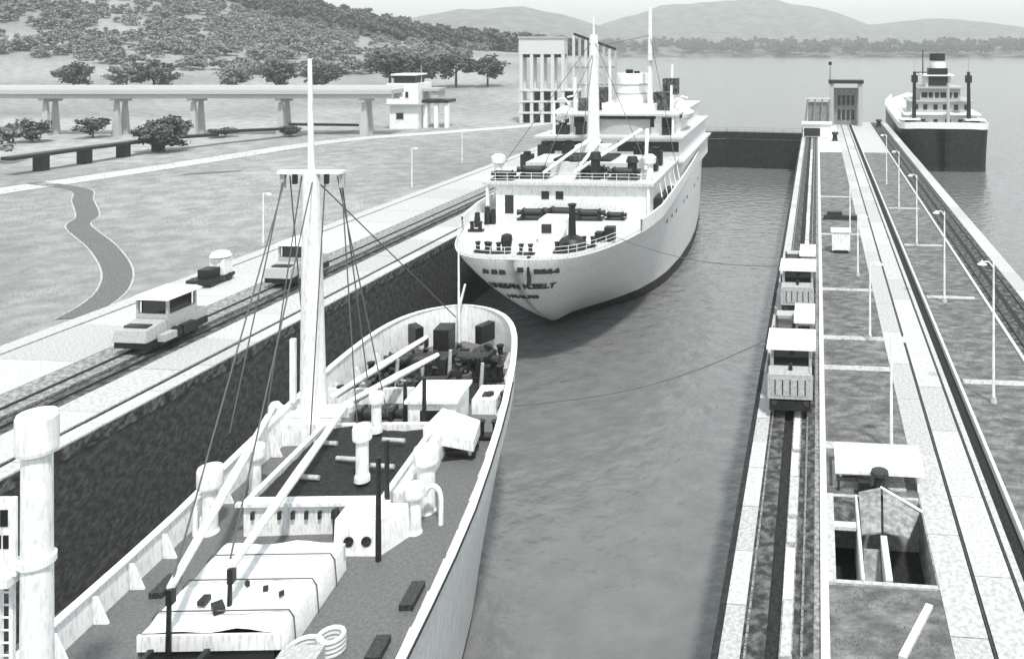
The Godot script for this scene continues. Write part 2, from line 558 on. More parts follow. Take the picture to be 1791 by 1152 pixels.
func make_bank():
	struct("winding_path", ribbon([[-112, -112], [-100, -107], [-93, -100], [-84, -91], [-80.5, -86], [-70, -77.5], [-61.8, -70], [-57.2, -64.5], [-55.0, -60.5], [-53.9, -57]], 2.1, 0.03), M.asphalt)
	struct("path_verge", ribbon([[-112, -112], [-100, -107], [-93, -100], [-84, -91], [-80.5, -86], [-70, -77.5], [-61.8, -70], [-57.2, -64.5], [-55.0, -60.5], [-53.9, -57]], 2.4, 0.012), M.conc)
	struct("bank_road", ribbon([[-128, -70], [-113, -95], [-109.4, -107], [-104.6, -129.5], [-98, -165], [-83, -184], [-70, -200], [-62, -222]], 5.5, 0.03), M.road)
	var b := B.new()
	b.grid([[Vector3(-96.2, 0.025, -120.4), Vector3(-96.0, 0.025, -122.6)], [Vector3(-93.0, 0.025, -122.0), Vector3(-93.0, 0.025, -124.5)], [Vector3(-89.6, 0.025, -124.9), Vector3(-89.8, 0.025, -126.4)]])
	struct("dark_ground_patch", b, M.asphalt)  # flat dark patch laid on the field
	lamp_post("slim white lamp post on the left bank nearest the rail cars", Vector3(-54.4, 0, -79.4), 5.2, 1.0)
	lamp_post("slim white lamp post on the left bank, middle of three", Vector3(-55.4, 0, -112.6), 5.6, 1.0)
	lamp_post("slim white lamp post on the left bank nearest the white ship", Vector3(-58.9, 0, -137.5), 5.6, 1.0)
	# low causeway with dark piers
	var t := thing("low_causeway", "low dark causeway on short piers behind the bank road", "causeway", Vector3(-121.2, 0, -117.0), 0.0)
	var run := [[0.0, 0.0], [0.6, -12.0], [0.0, -26.0], [3.5, -40.0], [9.0, -56.0], [17.0, -68.0]]
	for i in run.size() - 1:
		var p := Vector3(run[i][0], 2.6, run[i][1])
		var q := Vector3(run[i + 1][0], 2.6 - 0.3 * i, run[i + 1][1])
		b = B.new()
		var d := (q - p)
		b.box((p + q) * 0.5, Vector3(2.2, 0.5, d.length() + 0.1), Basis.looking_at(d.normalized()))
		obj("deck_span", b, M.dark, t)
	for i in 4:
		b = B.new()
		b.span(Vector3(-0.8, 0, -5.0 - i * 8.0), Vector3(0.9, 2.35, -6.3 - i * 8.0))
		obj("pier", b, M.dark, t)
	# viaduct
	var dir := Vector3(-180.3 + 90.8, 0, -167.35 + 176.6).normalized()
	t = thing("viaduct", "long pale concrete viaduct on dark paired piers crossing the left bank", "viaduct", Vector3(-90.8, 0, -178.0), 0.0)
	var rot := Basis(Vector3.UP, atan2(-dir.z, dir.x))
	b = B.new()
	b.box(dir * 75.0 + Vector3(0, 9.55, 0), Vector3(150, 0.9, 7.0), rot)
	obj("deck", b, M.conc, t)
	for s in [-1.0, 1.0]:
		b = B.new()
		b.box(dir * 75.0 + Vector3(0, 8.6, 0) + rot * Vector3(0, 0, 2.7 * s), Vector3(150, 1.0, 0.5), rot)
		obj("girder", b, M.conc, t)
		b = B.new()
		b.box(dir * 75.0 + Vector3(0, 10.35, 0) + rot * Vector3(0, 0, 3.3 * s), Vector3(150, 0.7, 0.2), rot)
		obj("parapet", b, M.kerb, t)
	for d in [6.7, 24.7, 43.6, 60.2, 75.5, 91.5, 108.0]:
		var c: Vector3 = dir * d
		var gy := bank_height(-90.8 + c.x, -178.0 + c.z) - 0.3
		var p := B.new()
		p.box(c + Vector3(0, 7.7, 0), Vector3(1.2, 0.8, 5.4), rot)
		var pier := obj("pier", p, M.conc, t)
		for s in [-1.0, 1.0]:
			var cc: Vector3 = c + rot * Vector3(0, 0, 1.3 * s)
			var q := []
			for k in [[gy, 0.85], [7.3, 0.42]]:
				for e in [[-1, 1], [1, 1], [1, -1], [-1, -1]]:
					q.append(Vector3(cc.x, k[0], cc.z) + rot * Vector3(e[0] * k[1], 0, e[1] * k[1] * 0.6))
			var l := B.new()
			l.hexa(q)
			obj("column", l, M.conc, pier)
	# control building
	t = thing("control_building", "white three-storey control building at the end of the viaduct", "building", Vector3(-95.8, 0, -194.0), 0.11)
	b = B.new()
	b.span(Vector3(-3.6, -0.4, 3.4), Vector3(3.0, 5.6, -5.0))
	b.span(Vector3(-4.1, 5.9, 3.9), Vector3(3.2, 10.6, -5.4))
	obj("wall", b, M.white, t)
	b = B.new()
	b.span(Vector3(-4.7, 5.6, 4.5), Vector3(4.2, 5.9, -6.0))
	obj("balcony", b, M.palegrey, t)
	b = B.new()
	b.span(Vector3(-3.0, 10.6, 2.4), Vector3(1.9, 12.4, -4.0))
	obj("penthouse", b, M.dark, t)
	b = B.new()
	b.span(Vector3(-3.5, 12.4, 3.0), Vector3(2.4, 12.75, -4.6))
	obj("roof", b, M.white, t)
	for wd in [[-2.4, 8.0, 1.7, 1.4], [0.2, 8.0, 0.6, 1.3], [-1.6, 3.0, 1.6, 1.4]]:
		b = B.new()
		var zf: float = 3.9 if wd[1] > 5.0 else 3.4
		b.box(Vector3(wd[0] + 0.4, wd[1], zf + 0.03), Vector3(wd[2] + 0.3, wd[3] + 0.3, 0.1))
		var fr := obj("window", b, M.cream, t)
		b = B.new()
		b.box(Vector3(wd[0] + 0.4, wd[1], zf + 0.09), Vector3(wd[2], wd[3], 0.04))
		obj("pane", b, M.glass, fr)
	b = B.new()
	b.span(Vector3(3.4, 8.7, 1.5), Vector3(7.2, 9.3, -4.2))
	b.span(Vector3(5.2, 7.2, 1.0), Vector3(7.0, 8.7, -3.6))
	obj("gallery", b, M.palegrey, t)
	b = B.new()
	b.span(Vector3(3.0, 5.9, 1.6), Vector3(9.4, 6.6, -4.4))
	obj("gallery_floor", b, M.dark, t)
	for px in [3.9, 6.4, 8.9]:
		b = B.new()
		b.span(Vector3(px - 0.45, -0.3, 1.2), Vector3(px + 0.45, 5.9, 0.3))
		obj("column", b, M.white, t)
	b = B.new()
	b.tube(Vector3(2.2, 10.6, -1), Vector3(2.2, 14.5, -1), 0.12, 0.06, 6)
	obj("mast", b, M.palegrey, t)
	# tall gate-lifting gantry close behind the white ship
	t = thing("gate_gantry", "tall open gantry with white lintel and dark lower gear behind the white ship", "gantry", Vector3(-68.4, 0.0, -209.5), 0.103)
	b = B.new()
	b.span(Vector3(-5.8, 17.2, 2.2), Vector3(5.6, 21.2, -2.2))
	obj("lintel", b, M.cream, t)
	b = B.new()
	b.span(Vector3(-6.0, 21.2, 2.5), Vector3(5.8, 21.6, -2.5))
	obj("roof", b, M.palegrey, t)
	for k in 9:
		b = B.new()
		b.span(Vector3(-5.4 + k * 1.25, 16.4, 2.0), Vector3(-4.7 + k * 1.25, 17.2, -2.0))
		obj("bracket", b, M.dark, t)
	for i in 5:
		for z in [1.7, -1.7]:
			b = B.new()
			b.span(Vector3(-5.6 + i * 2.6, -0.5, z + 0.45), Vector3(-4.8 + i * 2.6, 17.2, z - 0.45))
			obj("column", b, M.cream, t)
	for y in [2.4, 5.2, 8.0]:
		b = B.new()
		b.span(Vector3(-5.9, y, 2.3), Vector3(9.5, y + 0.45, -2.6))
		obj("floor_beam", b, M.cream, t)
	for p in [[-4.9, 0.2, 2.6, 2.2], [-1.8, 0.2, 4.6, 2.1], [-4.4, 2.9, 2.9, 2.1], [-0.6, 2.9, 4.4, 2.1], [-2.0, 5.7, 4.8, 2.1], [4.5, 0.2, 3.0, 2.2], [4.6, 5.7, 3.6, 2.1]]:
		b = B.new()
		b.span(Vector3(p[0], p[1], 1.1), Vector3(p[0] + p[2], p[1] + p[3], -1.0))
		obj("machine_box", b, M.dark, t)
	t = thing("sloping_gantry", "open row of pale columns under a dark sloping beam behind the funnel", "gantry", Vector3(-56.3, 0.0, -212.0), 0.103)
	var beam_a := Vector3(-5.0, 22.3, 0)
	var beam_b := Vector3(4.9, 18.4, -5)
	b = B.new()
	b.box((beam_a + beam_b) * 0.5, Vector3(0.8, 0.6, (beam_b - beam_a).length()), Basis.looking_at((beam_b - beam_a).normalized()))
	obj("beam", b, M.dark, t)
	for i in 8:
		var p := beam_a.lerp(beam_b, i / 7.0)
		b = B.new()
		b.span(Vector3(p.x - 0.32, -0.4, p.z + 0.3), Vector3(p.x + 0.32, p.y - 0.3, p.z - 0.3))
		obj("column", b, M.cream if i % 2 == 0 else M.palegrey, t)
	for y in [9.3, 13.8]:
		b = B.new()
		b.box((beam_a + beam_b) * 0.5 * Vector3(1, 0, 1) + Vector3(0, y, 0), Vector3(0.5, 0.4, Vector2(9.9, 5.0).length()), Basis.looking_at(Vector3(9.9, 0, -5.0).normalized()))
		obj("cross_beam", b, M.concmid, t)

# ------------------------------------------------------------------ trees
func crown_mesh(seed_: int, r: Vector3, clumps: int, leaves: int, size: float) -> ArrayMesh:
	var rr := RandomNumberGenerator.new()
	rr.seed = seed_
	var b := B.new()
	for c in clumps:
		var d := Vector3(rr.randfn(), rr.randfn() * 0.8 + 0.15, rr.randfn()).normalized() * pow(rr.randf(), 0.45)
		var ctr := d * r * 0.82
		var cr := rr.randf_range(0.2, 0.36) * (r.x + r.y) * 0.5
		for l in leaves:
			var e := Vector3(rr.randfn(), rr.randfn(), rr.randfn()).normalized()
			var p := ctr + e * cr * sqrt(rr.randf()) * Vector3(1, 0.75, 1)
			var u := Vector3(rr.randfn(), rr.randfn(), rr.randfn()).normalized()
			var v := u.cross(e).normalized()
			if v.length() < 0.5: continue
			var s := size * rr.randf_range(0.6, 1.3)
			b.quad(p - u * s, p + v * s * 0.7, p + u * s, p - v * s * 0.7)
	return b.mesh()

func tree(called: String, label: String, at: Vector3, h: float, crown: ArrayMesh, s: Vector3, leaf: Material, group := "trees on the left bank"):
	var t := thing(called, label, "tree", at, rng.randf() * TAU, group)
	var b := B.new()
	var base := h * 0.45
	b.tube(Vector3(0, -0.4, 0), Vector3(0, base, 0), h * 0.035, h * 0.024, 7)
	for i in 4:
		var a := TAU * i / 4.0 + rng.randf()
		b.tube(Vector3(0, base * (0.75 + 0.06 * i), 0), Vector3(cos(a) * s.x * 0.6, h * 0.72, sin(a) * s.z * 0.6), h * 0.016, h * 0.006, 5)
	obj("trunk", b, M.bark, t)
	var o := obj("crown", crown, leaf, t)
	o.position = Vector3(0, h - s.y, 0)
	o.scale = s
	return t

func make_trees():
	rng.seed = 4
	var c1 := crown_mesh(1, Vector3.ONE, 60, 46, 0.075)
	var c2 := crown_mesh(2, Vector3.ONE, 46, 40, 0.085)
	var c3 := crown_mesh(3, Vector3(1, 0.8, 1), 30, 30, 0.11)
	tree("round_tree", "dense dark round tree standing alone in front of the viaduct", Vector3(-119.5, 0.1, -146.0), 7.4, c1, Vector3(5.6, 3.8, 5.2), M.leaf)
	var spots := [
		["grey-green bush at the far left end of the low causeway", -141, -113, 7.5, 5.0], ["pale loose tree at the left edge beside the causeway", -137, -128, 9.0, 5.5],
		["low bush under the left end of the viaduct", -158, -158, 5.0, 4.5], ["bush beside the second pier pair of the viaduct", -152, -166, 5.5, 4.0],
		["small shrub between the two rightmost viaduct piers", -112, -172, 2.6, 2.6], ["low shrub at the foot of the viaduct's third pier from the right", -126, -170, 2.4, 3.5]]
	for i in spots.size():
		var p = spots[i]
		tree("shrub", p[0], Vector3(p[1], bank_height(p[1], p[2]), p[2]), p[3], [c2, c3][i % 2], Vector3(p[4], p[3] * 0.5, p[4]), M.leafpale if i < 2 else M.leaf, "shrubs round the viaduct")
	var row := [[-247, -262, 12, "leftmost of the trees standing just above the viaduct deck"], [-233, -268, 11, "second tree from the left above the viaduct deck"], [-218, -262, 13, "dark tree above the viaduct's second pier from the left"],
		[-196, -272, 11, "tree above the viaduct's third pier from the left"], [-183, -276, 13, "broad tree left of the coaster's mast above the viaduct"], [-170, -280, 12, "tree close left of the coaster's mast top"],
		[-156, -300, 16, "tall tree just right of the coaster's mast top"], [-147, -305, 14, "second tree right of the coaster's mast top"], [-136, -312, 15, "dark tree left of the control building roof"], [-126, -318, 13, "tree directly above the control building"]]
	for r in row:
		tree("bank_tree", r[3], Vector3(r[0], bank_height(r[0], r[1]), r[1]), r[2], [c1, c2][int(r[2]) % 2], Vector3(r[2] * 0.62, r[2] * 0.42, r[2] * 0.55), M.leaf if r[2] > 11 else M.leafpale)
	# woods that read as one mass
	var clump := crown_mesh(8, Vector3(1, 0.85, 1), 22, 26, 0.13)
	var pts := []
	var cover := FastNoiseLite.new()
	cover.seed = 33
	cover.frequency = 0.011
	var tries := 0
	while pts.size() < 6000 and tries < 60000:
		tries += 1
		var x := rng.randf_range(-1150.0, -150.0)
		var z := rng.randf_range(-1050.0, -330.0)
		if x > -160.0 + (z + 330.0) * 0.26: continue
		if cover.get_noise_2d(x, z) < -0.12 - 0.08 * smoothstep(-330.0, -480.0, z): continue
		pts.append(Vector3(x, bank_height(x, z), z))
	wood("hillside_wood", "scattered grey woodland covering the hill on the left", pts, clump, 2.8, 5.8, M.leafhazed)
	pts = []
	for i in 700:
		var x := rng.randf_range(-560.0, -130.0)
		var z := -rng.randf_range(560.0, 700.0)
		if x > -66.0 + (z + 225.0) * 0.26: continue
		pts.append(Vector3(x, bank_height(x, z), z))
	wood("shore_wood", "darker belt of trees beyond the control building", pts, clump, 6.0, 11.0, M.leaf)
	pts = []
	for i in 1700:
		var x := rng.randf_range(-1500.0, 1500.0)
		var z := -1690.0 - pow(rng.randf(), 1.6) * 420.0
		if cover.get_noise_2d(x * 0.5, z * 1.5) < -0.12: continue
		pts.append(Vector3(x, 0.0 + (-1690.0 - z) * 0.045, z))
	wood("far_shore_wood", "hazy line of trees along the far shore of the lake", pts, clump, 8.0, 17.0, M.leaf)

func wood(called: String, label: String, pts: Array, m: ArrayMesh, lo: float, hi: float, leaf: Material):
	var mm := MultiMesh.new()
	mm.transform_format = MultiMesh.TRANSFORM_3D
	mm.mesh = m
	mm.instance_count = pts.size()
	for i in pts.size():
		var s := rng.randf_range(lo, hi)
		var bb := Basis(Vector3.UP, rng.randf() * TAU).scaled(Vector3(s, s * rng.randf_range(0.75, 1.05), s))
		mm.set_instance_transform(i, Transform3D(bb, pts[i] + Vector3(0, s * 0.55, 0)))
	var o := MultiMeshInstance3D.new()
	o.name = numbered(called)
	o.multimesh = mm
	o.material_override = leaf
	add_child(o)
	tag(o, label, "wood")
	o.set_meta("kind", "stuff")

# ------------------------------------------------------------------ ships
func lerp_table(tab: Array, d: float, k: int) -> float:
	for i in tab.size() - 1:
		if d <= tab[i + 1][0]:
			var t: float = clampf((d - tab[i][0]) / (tab[i + 1][0] - tab[i][0]), 0.0, 1.0)
			# Hermite through the neighbours so that the sides stay fair
			var p0: float = tab[maxi(i - 1, 0)][k]
			var p1: float = tab[i][k]
			var p2: float = tab[i + 1][k]
			var p3: float = tab[mini(i + 2, tab.size() - 1)][k]
			var d0: float = tab[i][0] - tab[maxi(i - 1, 0)][0]
			var d1: float = tab[i + 1][0] - tab[i][0]
			var d2: float = tab[mini(i + 2, tab.size() - 1)][0] - tab[i + 1][0]
			var m1 := 0.0 if d0 <= 0.0 else ((p1 - p0) / d0 + (p2 - p1) / d1) * 0.5 * d1
			var m2 := 0.0 if d2 <= 0.0 else ((p2 - p1) / d1 + (p3 - p2) / d2) * 0.5 * d1
			if d0 <= 0.0: m1 = (p2 - p1) * 1.6
			if d2 <= 0.0: m2 = (p2 - p1) * 1.6
			if (p2 - p1) * m1 < 0.0: m1 = 0.0
			if (p2 - p1) * m2 < 0.0: m2 = 0.0
			m1 = signf(m1) * minf(absf(m1), 3.0 * absf(p2 - p1))
			m2 = signf(m2) * minf(absf(m2), 3.0 * absf(p2 - p1))
			var t2 := t * t
			var t3 := t2 * t
			return (2 * t3 - 3 * t2 + 1) * p1 + (t3 - 2 * t2 + t) * m1 + (-2 * t3 + 3 * t2) * p2 + (t3 - t2) * m2
	return tab[-1][k]

# plan: rows [distance from the near or fore end, half breadth at deck, half breadth at the water, deck height, set-back of the waterline]
# returns one row of points per station, from the deck edge down to below the water, for one side
func hull_side(plan: Array, ds: Array, z0: float, zdir: float, side: float, levels: Array, power := 1.4) -> Array:
	var g := []
	for d in ds:
		var ht := lerp_table(plan, d, 1)
		var hb := lerp_table(plan, d, 2)
		var yt := lerp_table(plan, d, 3)
		var back := lerp_table(plan, d, 4)
		var row := []
		for y in levels:
			var yy: float = yt if y == 99.0 else y
			var t := clampf((yy + 4.0) / (yt + 4.0), 0.0, 1.0)
			var f := pow(t, power)
			row.append(Vector3(side * lerpf(hb, ht, f), yy, z0 + zdir * (d + back * pow(1.0 - t, 1.7))))
		g.append(row)
	return g

func hull_parts(root: Node3D, plan: Array, ds: Array, z0: float, zdir: float, topside: Material, boot: Material, boot_top: float, deckmat: Material, ymax: float):
	var b := B.new()
	var bb := B.new()
	var lv := []
	for i in 9:
		lv.append(lerpf(boot_top, ymax, i / 9.0))
	lv.append(99.0)
	for side in [-1.0, 1.0]:
		b.grid(hull_side(plan, ds, z0, zdir, side, lv))
		bb.grid(hull_side(plan, ds, z0, zdir, side, [-4.0, -3.2, lerpf(-3.2, boot_top, 0.5), boot_top]))
	obj("hull", b, topside, root)
	obj("boot_topping", bb, boot, root)
	b = B.new()
	var g := []
	for d in ds:
		var ht := lerp_table(plan, d, 1)
		var yt := lerp_table(plan, d, 3) - 0.02
		g.append([Vector3(-ht, yt, z0 + zdir * d), Vector3(0, yt + 0.12, z0 + zdir * d), Vector3(ht, yt, z0 + zdir * d)])
	b.grid(g)
	obj("deck", b, deckmat, root)

func edge_loop(plan: Array, ds: Array, z0: float, zdir: float, inset: float) -> Array:
	var a := []
	for side in [-1.0, 1.0]:
		var l := []
		for d in ds:
			var ht := lerp_table(plan, d, 1)
			l.append(Vector3(side * maxf(ht - inset, 0.0), lerp_table(plan, d, 3), z0 + zdir * (d + (inset if ht < inset * 2.0 else 0.0))))
		if side < 0: l.reverse()
		a.append_array(l)
	return a

func bulwark(root: Node3D, plan: Array, ds: Array, z0: float, zdir: float, h0: float, h1: float, dlen: float, m: Material, capmat: Material):
	var o := edge_loop(plan, ds, z0, zdir, -0.02)
	var i_ := edge_loop(plan, ds, z0, zdir, 0.14)
	var g := []
	var cap := []
	for k in o.size():
		var d: float = absf(o[k].z - z0)
		var hh := lerpf(h0, h1, clampf(d / dlen, 0, 1))
		var up := Vector3(0, hh, 0)
		var fl := Vector3(signf(o[k].x) * 0.10, 0, 0)
		g.append([o[k] - Vector3(0, 0.05, 0), o[k] + up + fl, i_[k] + up + fl, i_[k] - Vector3(0, 0.05, 0)])
		cap.append([o[k] + up + fl * 1.6 + Vector3(0, 0.01, 0), o[k] + up + fl * 1.6 + Vector3(0, 0.07, 0), i_[k] + up + Vector3(0, 0.07, 0), i_[k] + up + Vector3(0, 0.01, 0)])
	var b := B.new()
	b.grid(g, false)
	obj("bulwark", b, m, root)
	b = B.new()
	b.grid(cap, false)
	obj("cap_rail", b, capmat, root)

func vent(root: Node3D, at: Vector3, r: float, h: float, capr: float, caph: float):
	r *= 0.85
	capr *= 0.82
	var b := B.new()
	b.lathe(at, [[0.0, -0.05], [r * 1.25, -0.05], [r * 1.2, 0.15], [r, 0.3], [r * 0.95, h - caph]], 16)
	var v := obj("ventilator", b, M.white, root)
	b = B.new()
	b.lathe(at, [[r * 0.9, h - caph - 0.02], [capr * 0.96, h - caph], [capr, h - caph + 0.08], [capr, h - 0.16], [capr * 0.9, h - 0.04], [capr * 0.5, h + 0.02], [0.0, h + 0.03]], 18)
	obj("cap", b, M.white, v)

func winch(root: Node3D, at: Vector3, turn := 0.0, s := 1.0):
	var r := Basis(Vector3.UP, turn)
	var b := B.new()
	b.box(at + Vector3(0, 0.12, 0) * s, Vector3(2.6, 0.24, 1.7) * s, r)
	for x in [-0.9, 0.9]:
		b.box(at + r * Vector3(x, 0.6, 0) * s, Vector3(0.18, 0.9, 1.1) * s, r)
	var w := obj("winch", b, M.dark, root)
	b = B.new()
	b.tube(at + r * Vector3(-0.8, 0.72, 0) * s, at + r * Vector3(0.8, 0.72, 0) * s, 0.34 * s, 0.34 * s, 10)
	obj("drum", b, M.machine, w)
	for x in [-1.0, 1.0]:
		b = B.new()
		b.tube(at + r * Vector3(x, 0.72, 0) * s, at + r * Vector3(x * 1.45, 0.72, 0) * s, 0.2 * s, 0.28 * s, 10)
		obj("warping_head", b, M.machine, w)

func bollard(root: Node3D, at: Vector3, m: Material, s := 1.0):
	var b := B.new()
	b.box(at + Vector3(0, 0.06, 0) * s, Vector3(1.2, 0.12, 0.5) * s)
	for x in [-0.33, 0.33]:
		b.lathe(at + Vector3(x, 0.1, 0) * s, [[0.15 * s, 0.0], [0.15 * s, 0.5 * s], [0.2 * s, 0.56 * s], [0.2 * s, 0.64 * s], [0.0, 0.68 * s]], 10)
	obj("bollard", b, m, root)

func railing(root: Node3D, pts: Array, h: float, m: Material, bars := 3):
	var b := B.new()
	for k in bars:
		for i in pts.size() - 1:
			b.tube(pts[i] + Vector3(0, h * (k + 1) / bars, 0), pts[i + 1] + Vector3(0, h * (k + 1) / bars, 0), 0.025, 0.025, 5)
	for p in pts:
		b.tube(p, p + Vector3(0, h, 0), 0.03, 0.03, 5)
	obj("railing", b, m, root)

func coaster():
	var root := thing("coaster", "nearest white cargo ship with tall mast, derricks and mushroom ventilators", "ship", Vector3(-19.0, DATUM, -23.6), deg_to_rad(7.3))
	var plan := [[0.0, 0.0, 0.0, 5.7, 3.0], [0.35, 1.25, 0.1, 5.68, 2.8], [1.0, 2.35, 0.35, 5.65, 2.6], [2.0, 3.25, 0.9, 5.6, 2.3], [3.5, 4.0, 1.7, 5.5, 1.9], [6.0, 4.65, 2.6, 5.35, 1.6],
		[9.6, 5.2, 3.6, 5.1, 1.0], [14.0, 5.65, 4.4, 4.8, 0.5], [20.0, 6.0, 5.0, 4.5, 0.1], [26.0, 6.1, 5.4, 4.42, 0.0], [44.0, 6.1, 5.6, 4.4, 0.0], [52.0, 5.2, 3.6, 4.6, -1.0], [56.0, 3.0, 0.8, 4.8, -2.0], [57.0, 0.0, 0.0, 4.8, -2.5]]
	var ds := [0.0, 0.08, 0.2, 0.35, 0.6, 1.0, 1.5, 2.0, 2.7, 3.5, 4.6, 6.0, 7.8, 9.6, 11.8, 14.0, 17.0, 20.0, 23.0, 26.0, 32.0, 38.0, 44.0, 48.0, 52.0, 54.5, 56.0, 56.7, 57.0]
	hull_parts(root, plan, ds, -30.0, 1.0, M.hullwhite, M.boot, -2.55, M.deck, 4.4)
	bulwark(root, plan, ds, -30.0, 1.0, 2.35, 1.05, 21.0, M.white, M.white)
	# dark tarred fender line along the outer edge of the starboard bulwark
	var b := B.new()
	for i in range(13, ds.size() - 5):
		var ends := []
		for k in [i, i + 1]:
			var hh := lerpf(2.35, 1.05, clampf(ds[k] / 21.0, 0, 1))
			ends.append(Vector3(lerp_table(plan, ds[k], 1) + 0.2, lerp_table(plan, ds[k], 3) + hh - 0.02, -30.0 + ds[k]))
		b.tube(ends[0], ends[1], 0.05, 0.05, 6)
	obj("fender_line", b, M.dark, root)
	# bulwark stays on both sides
	for side in [-1.0, 1.0]:
		var d := 4.0
		while d < 40.0:
			var e := lerp_table(plan, d, 1) - 0.2
			var yy := lerp_table(plan, d, 3)
			b = B.new()
			b.hexa([Vector3(side * e, yy, -30 + d + 0.05), Vector3(side * (e - 0.5), yy, -30 + d + 0.05), Vector3(side * (e - 0.5), yy, -30 + d - 0.05), Vector3(side * e, yy, -30 + d - 0.05),
				Vector3(side * (e + 0.06), yy + 0.95, -30 + d + 0.05), Vector3(side * (e - 0.08), yy + 0.95, -30 + d + 0.05), Vector3(side * (e - 0.08), yy + 0.95, -30 + d - 0.05), Vector3(side * (e + 0.06), yy + 0.95, -30 + d - 0.05)])
			obj("bulwark_stay", b, M.white, root)
			d += 1.9
	# jackstaff at the stem
	b = B.new()
	b.tube(Vector3(0.0, 5.6, -29.2), Vector3(-0.1, 12.2, -29.4), 0.10, 0.05, 8)
	b.tube(Vector3(0.0, 8.2, -29.3), Vector3(0.35, 9.6, -29.3), 0.09, 0.07, 6)
	obj("jackstaff", b, M.white, root)
	# forecastle gear
	b = B.new()
	var pk := []
	for d in [2.0, 2.7, 3.5, 4.6, 6.0, 7.4, 8.4]:
		var hw := lerp_table(plan, d, 1) - 1.0
		var py := lerp_table(plan, d, 3) + 0.03
		pk.append([Vector3(-hw, py, -30.0 + d), Vector3(0, py + 0.12, -30.0 + d), Vector3(hw, py, -30.0 + d)])
	b.grid(pk)
	obj("forecastle_planking", b, M.tarp, root)
	b = B.new()
	b.span(Vector3(-0.95, 5.6, -27.0), Vector3(0.0, 7.45, -28.4))
	obj("stem_locker", b, M.dark, root)
	var fd := 5.45
	winch(root, Vector3(-1.4, fd, -25.2), 0.1, 1.15)
	winch(root, Vector3(1.9, fd, -25.4), -0.15, 1.15)
	winch(root, Vector3(0.3, fd - 0.2, -22.8), 0.0, 0.95)
	winch(root, Vector3(-2.7, fd + 0.1, -26.6), 0.5, 0.7)
	for p in [[-3.5, -24.9], [3.4, -24.3], [2.7, -27.2], [-4.0, -21.9], [4.4, -21.0], [4.7, -18.0]]:
		bollard(root, Vector3(p[0], lerp_table(plan, 30.0 + p[1], 3) + 0.06, p[1]), M.dark, 1.15)
	for p in [[-2.3, -27.9, 0.7], [1.9, -28.2, -0.5]]:
		b = B.new()
		b.box(Vector3(p[0], 6.9, p[1]), Vector3(0.5, 1.1, 1.2), Basis(Vector3.UP, p[2]))
		obj("fairlead", b, M.dark, root)
	for p in [[-1.9, 5.4, -23.4, 1.6], [0.9, 5.4, -24.0, 1.9], [-0.6, 5.4, -23.8, 1.4], [3.0, 5.4, -23.0, 1.5]]:
		b = B.new()
		b.tube(Vector3(p[0], p[1] - 0.2, p[2]), Vector3(p[0] + 0.1, p[1] + p[3], p[2]), 0.13, 0.1, 7)
		obj("stanchion", b, M.palegrey, root)
	# anchor windlass gear box and chain
	b = B.new()
	b.span(Vector3(-0.5, 5.4, -25.8), Vector3(0.6, 6.6, -24.4))
	obj("windlass", b, M.machine, root)
	for s in [-0.45, 0.55]:
		b = B.new()
		b.path([Vector3(s, 6.4, -25.9), Vector3(s * 1.2, 5.75, -27.0), Vector3(s * 1.6, 5.85, -28.2)], 0.09, 6)
		obj("anchor_chain", b, M.dark, root)
	rng.seed = 31
	for k in 36:
		var gx := rng.randf_range(-3.5, 3.7)
		var gz := rng.randf_range(-27.3, -21.6)
		var gy := lerp_table(plan, 30.0 + gz, 3) + 0.1
		b = B.new()
		if k % 3 == 0:
			b.tube(Vector3(gx, gy, gz), Vector3(gx, gy + rng.randf_range(0.7, 1.3), gz), 0.16, 0.13, 8)
			b.box(Vector3(gx, gy + 0.1, gz), Vector3(0.6, 0.2, 0.6))
			obj("deck_post", b, M.dark, root)
		elif k % 3 == 1:
			b.box(Vector3(gx, gy + 0.35, gz), Vector3(rng.randf_range(0.5, 0.9), 0.7, 0.6), Basis(Vector3.UP, rng.randf()))
			b.tube(Vector3(gx, gy + 0.7, gz), Vector3(gx + 0.1, gy + 1.0, gz), 0.12, 0.18, 8)
			obj("chain_stopper", b, M.machine, root)
		else:
			for q in 3:
				var prof := []
				for w in 9:
					prof.append([0.36 + 0.08 * cos(TAU * w / 8.0), 0.08 + q * 0.13 + 0.08 * sin(TAU * w / 8.0)])
				b.lathe(Vector3(gx, gy, gz), prof, 12)
			obj("rope_coil", b, M.palegrey if k % 4 == 0 else M.rope, root)
	# break of the forecastle: white screens and winch house
	b = B.new()
	b.span(Vector3(-5.2, 4.9, -21.6), Vector3(-0.3, 6.05, -21.85))
	obj("screen_bulkhead", b, M.white, root)
	b = B.new()
	b.span(Vector3(0.6, 4.7, -18.2), Vector3(3.0, 6.7, -20.6))
	b.span(Vector3(0.45, 6.7, -18.0), Vector3(3.15, 6.85, -20.75))
	var wh := obj("winch_house", b, M.white, root)
	b = B.new()
	b.span(Vector3(1.2, 5.1, -18.16), Vector3(2.2, 6.3, -18.19))
	obj("door", b, M.dark, wh)
	b = B.new()
	b.hexa([Vector3(2.0, 5.6, -16.2), Vector3(4.6, 5.4, -15.6), Vector3(4.5, 5.5, -17.2), Vector3(2.4, 5.7, -18.0), Vector3(2.0, 6.3, -16.2), Vector3(4.6, 5.9, -15.6), Vector3(4.5, 6.2, -17.2), Vector3(2.4, 6.5, -18.0)])
	obj("winch_cover", b, M.white, root)
	for x in [2.5, 4.2]:
		b = B.new()
		b.tube(Vector3(x, 4.6, -16.4), Vector3(x, 5.7, -16.4), 0.12, 0.12, 6)
		obj("cover_leg", b, M.white, root)
	winch(root, Vector3(3.4, 4.7, -16.6), 0.2, 0.8)
	winch(root, Vector3(-1.6, 4.75, -20.0), 0.0, 0.9)
	b = B.new()
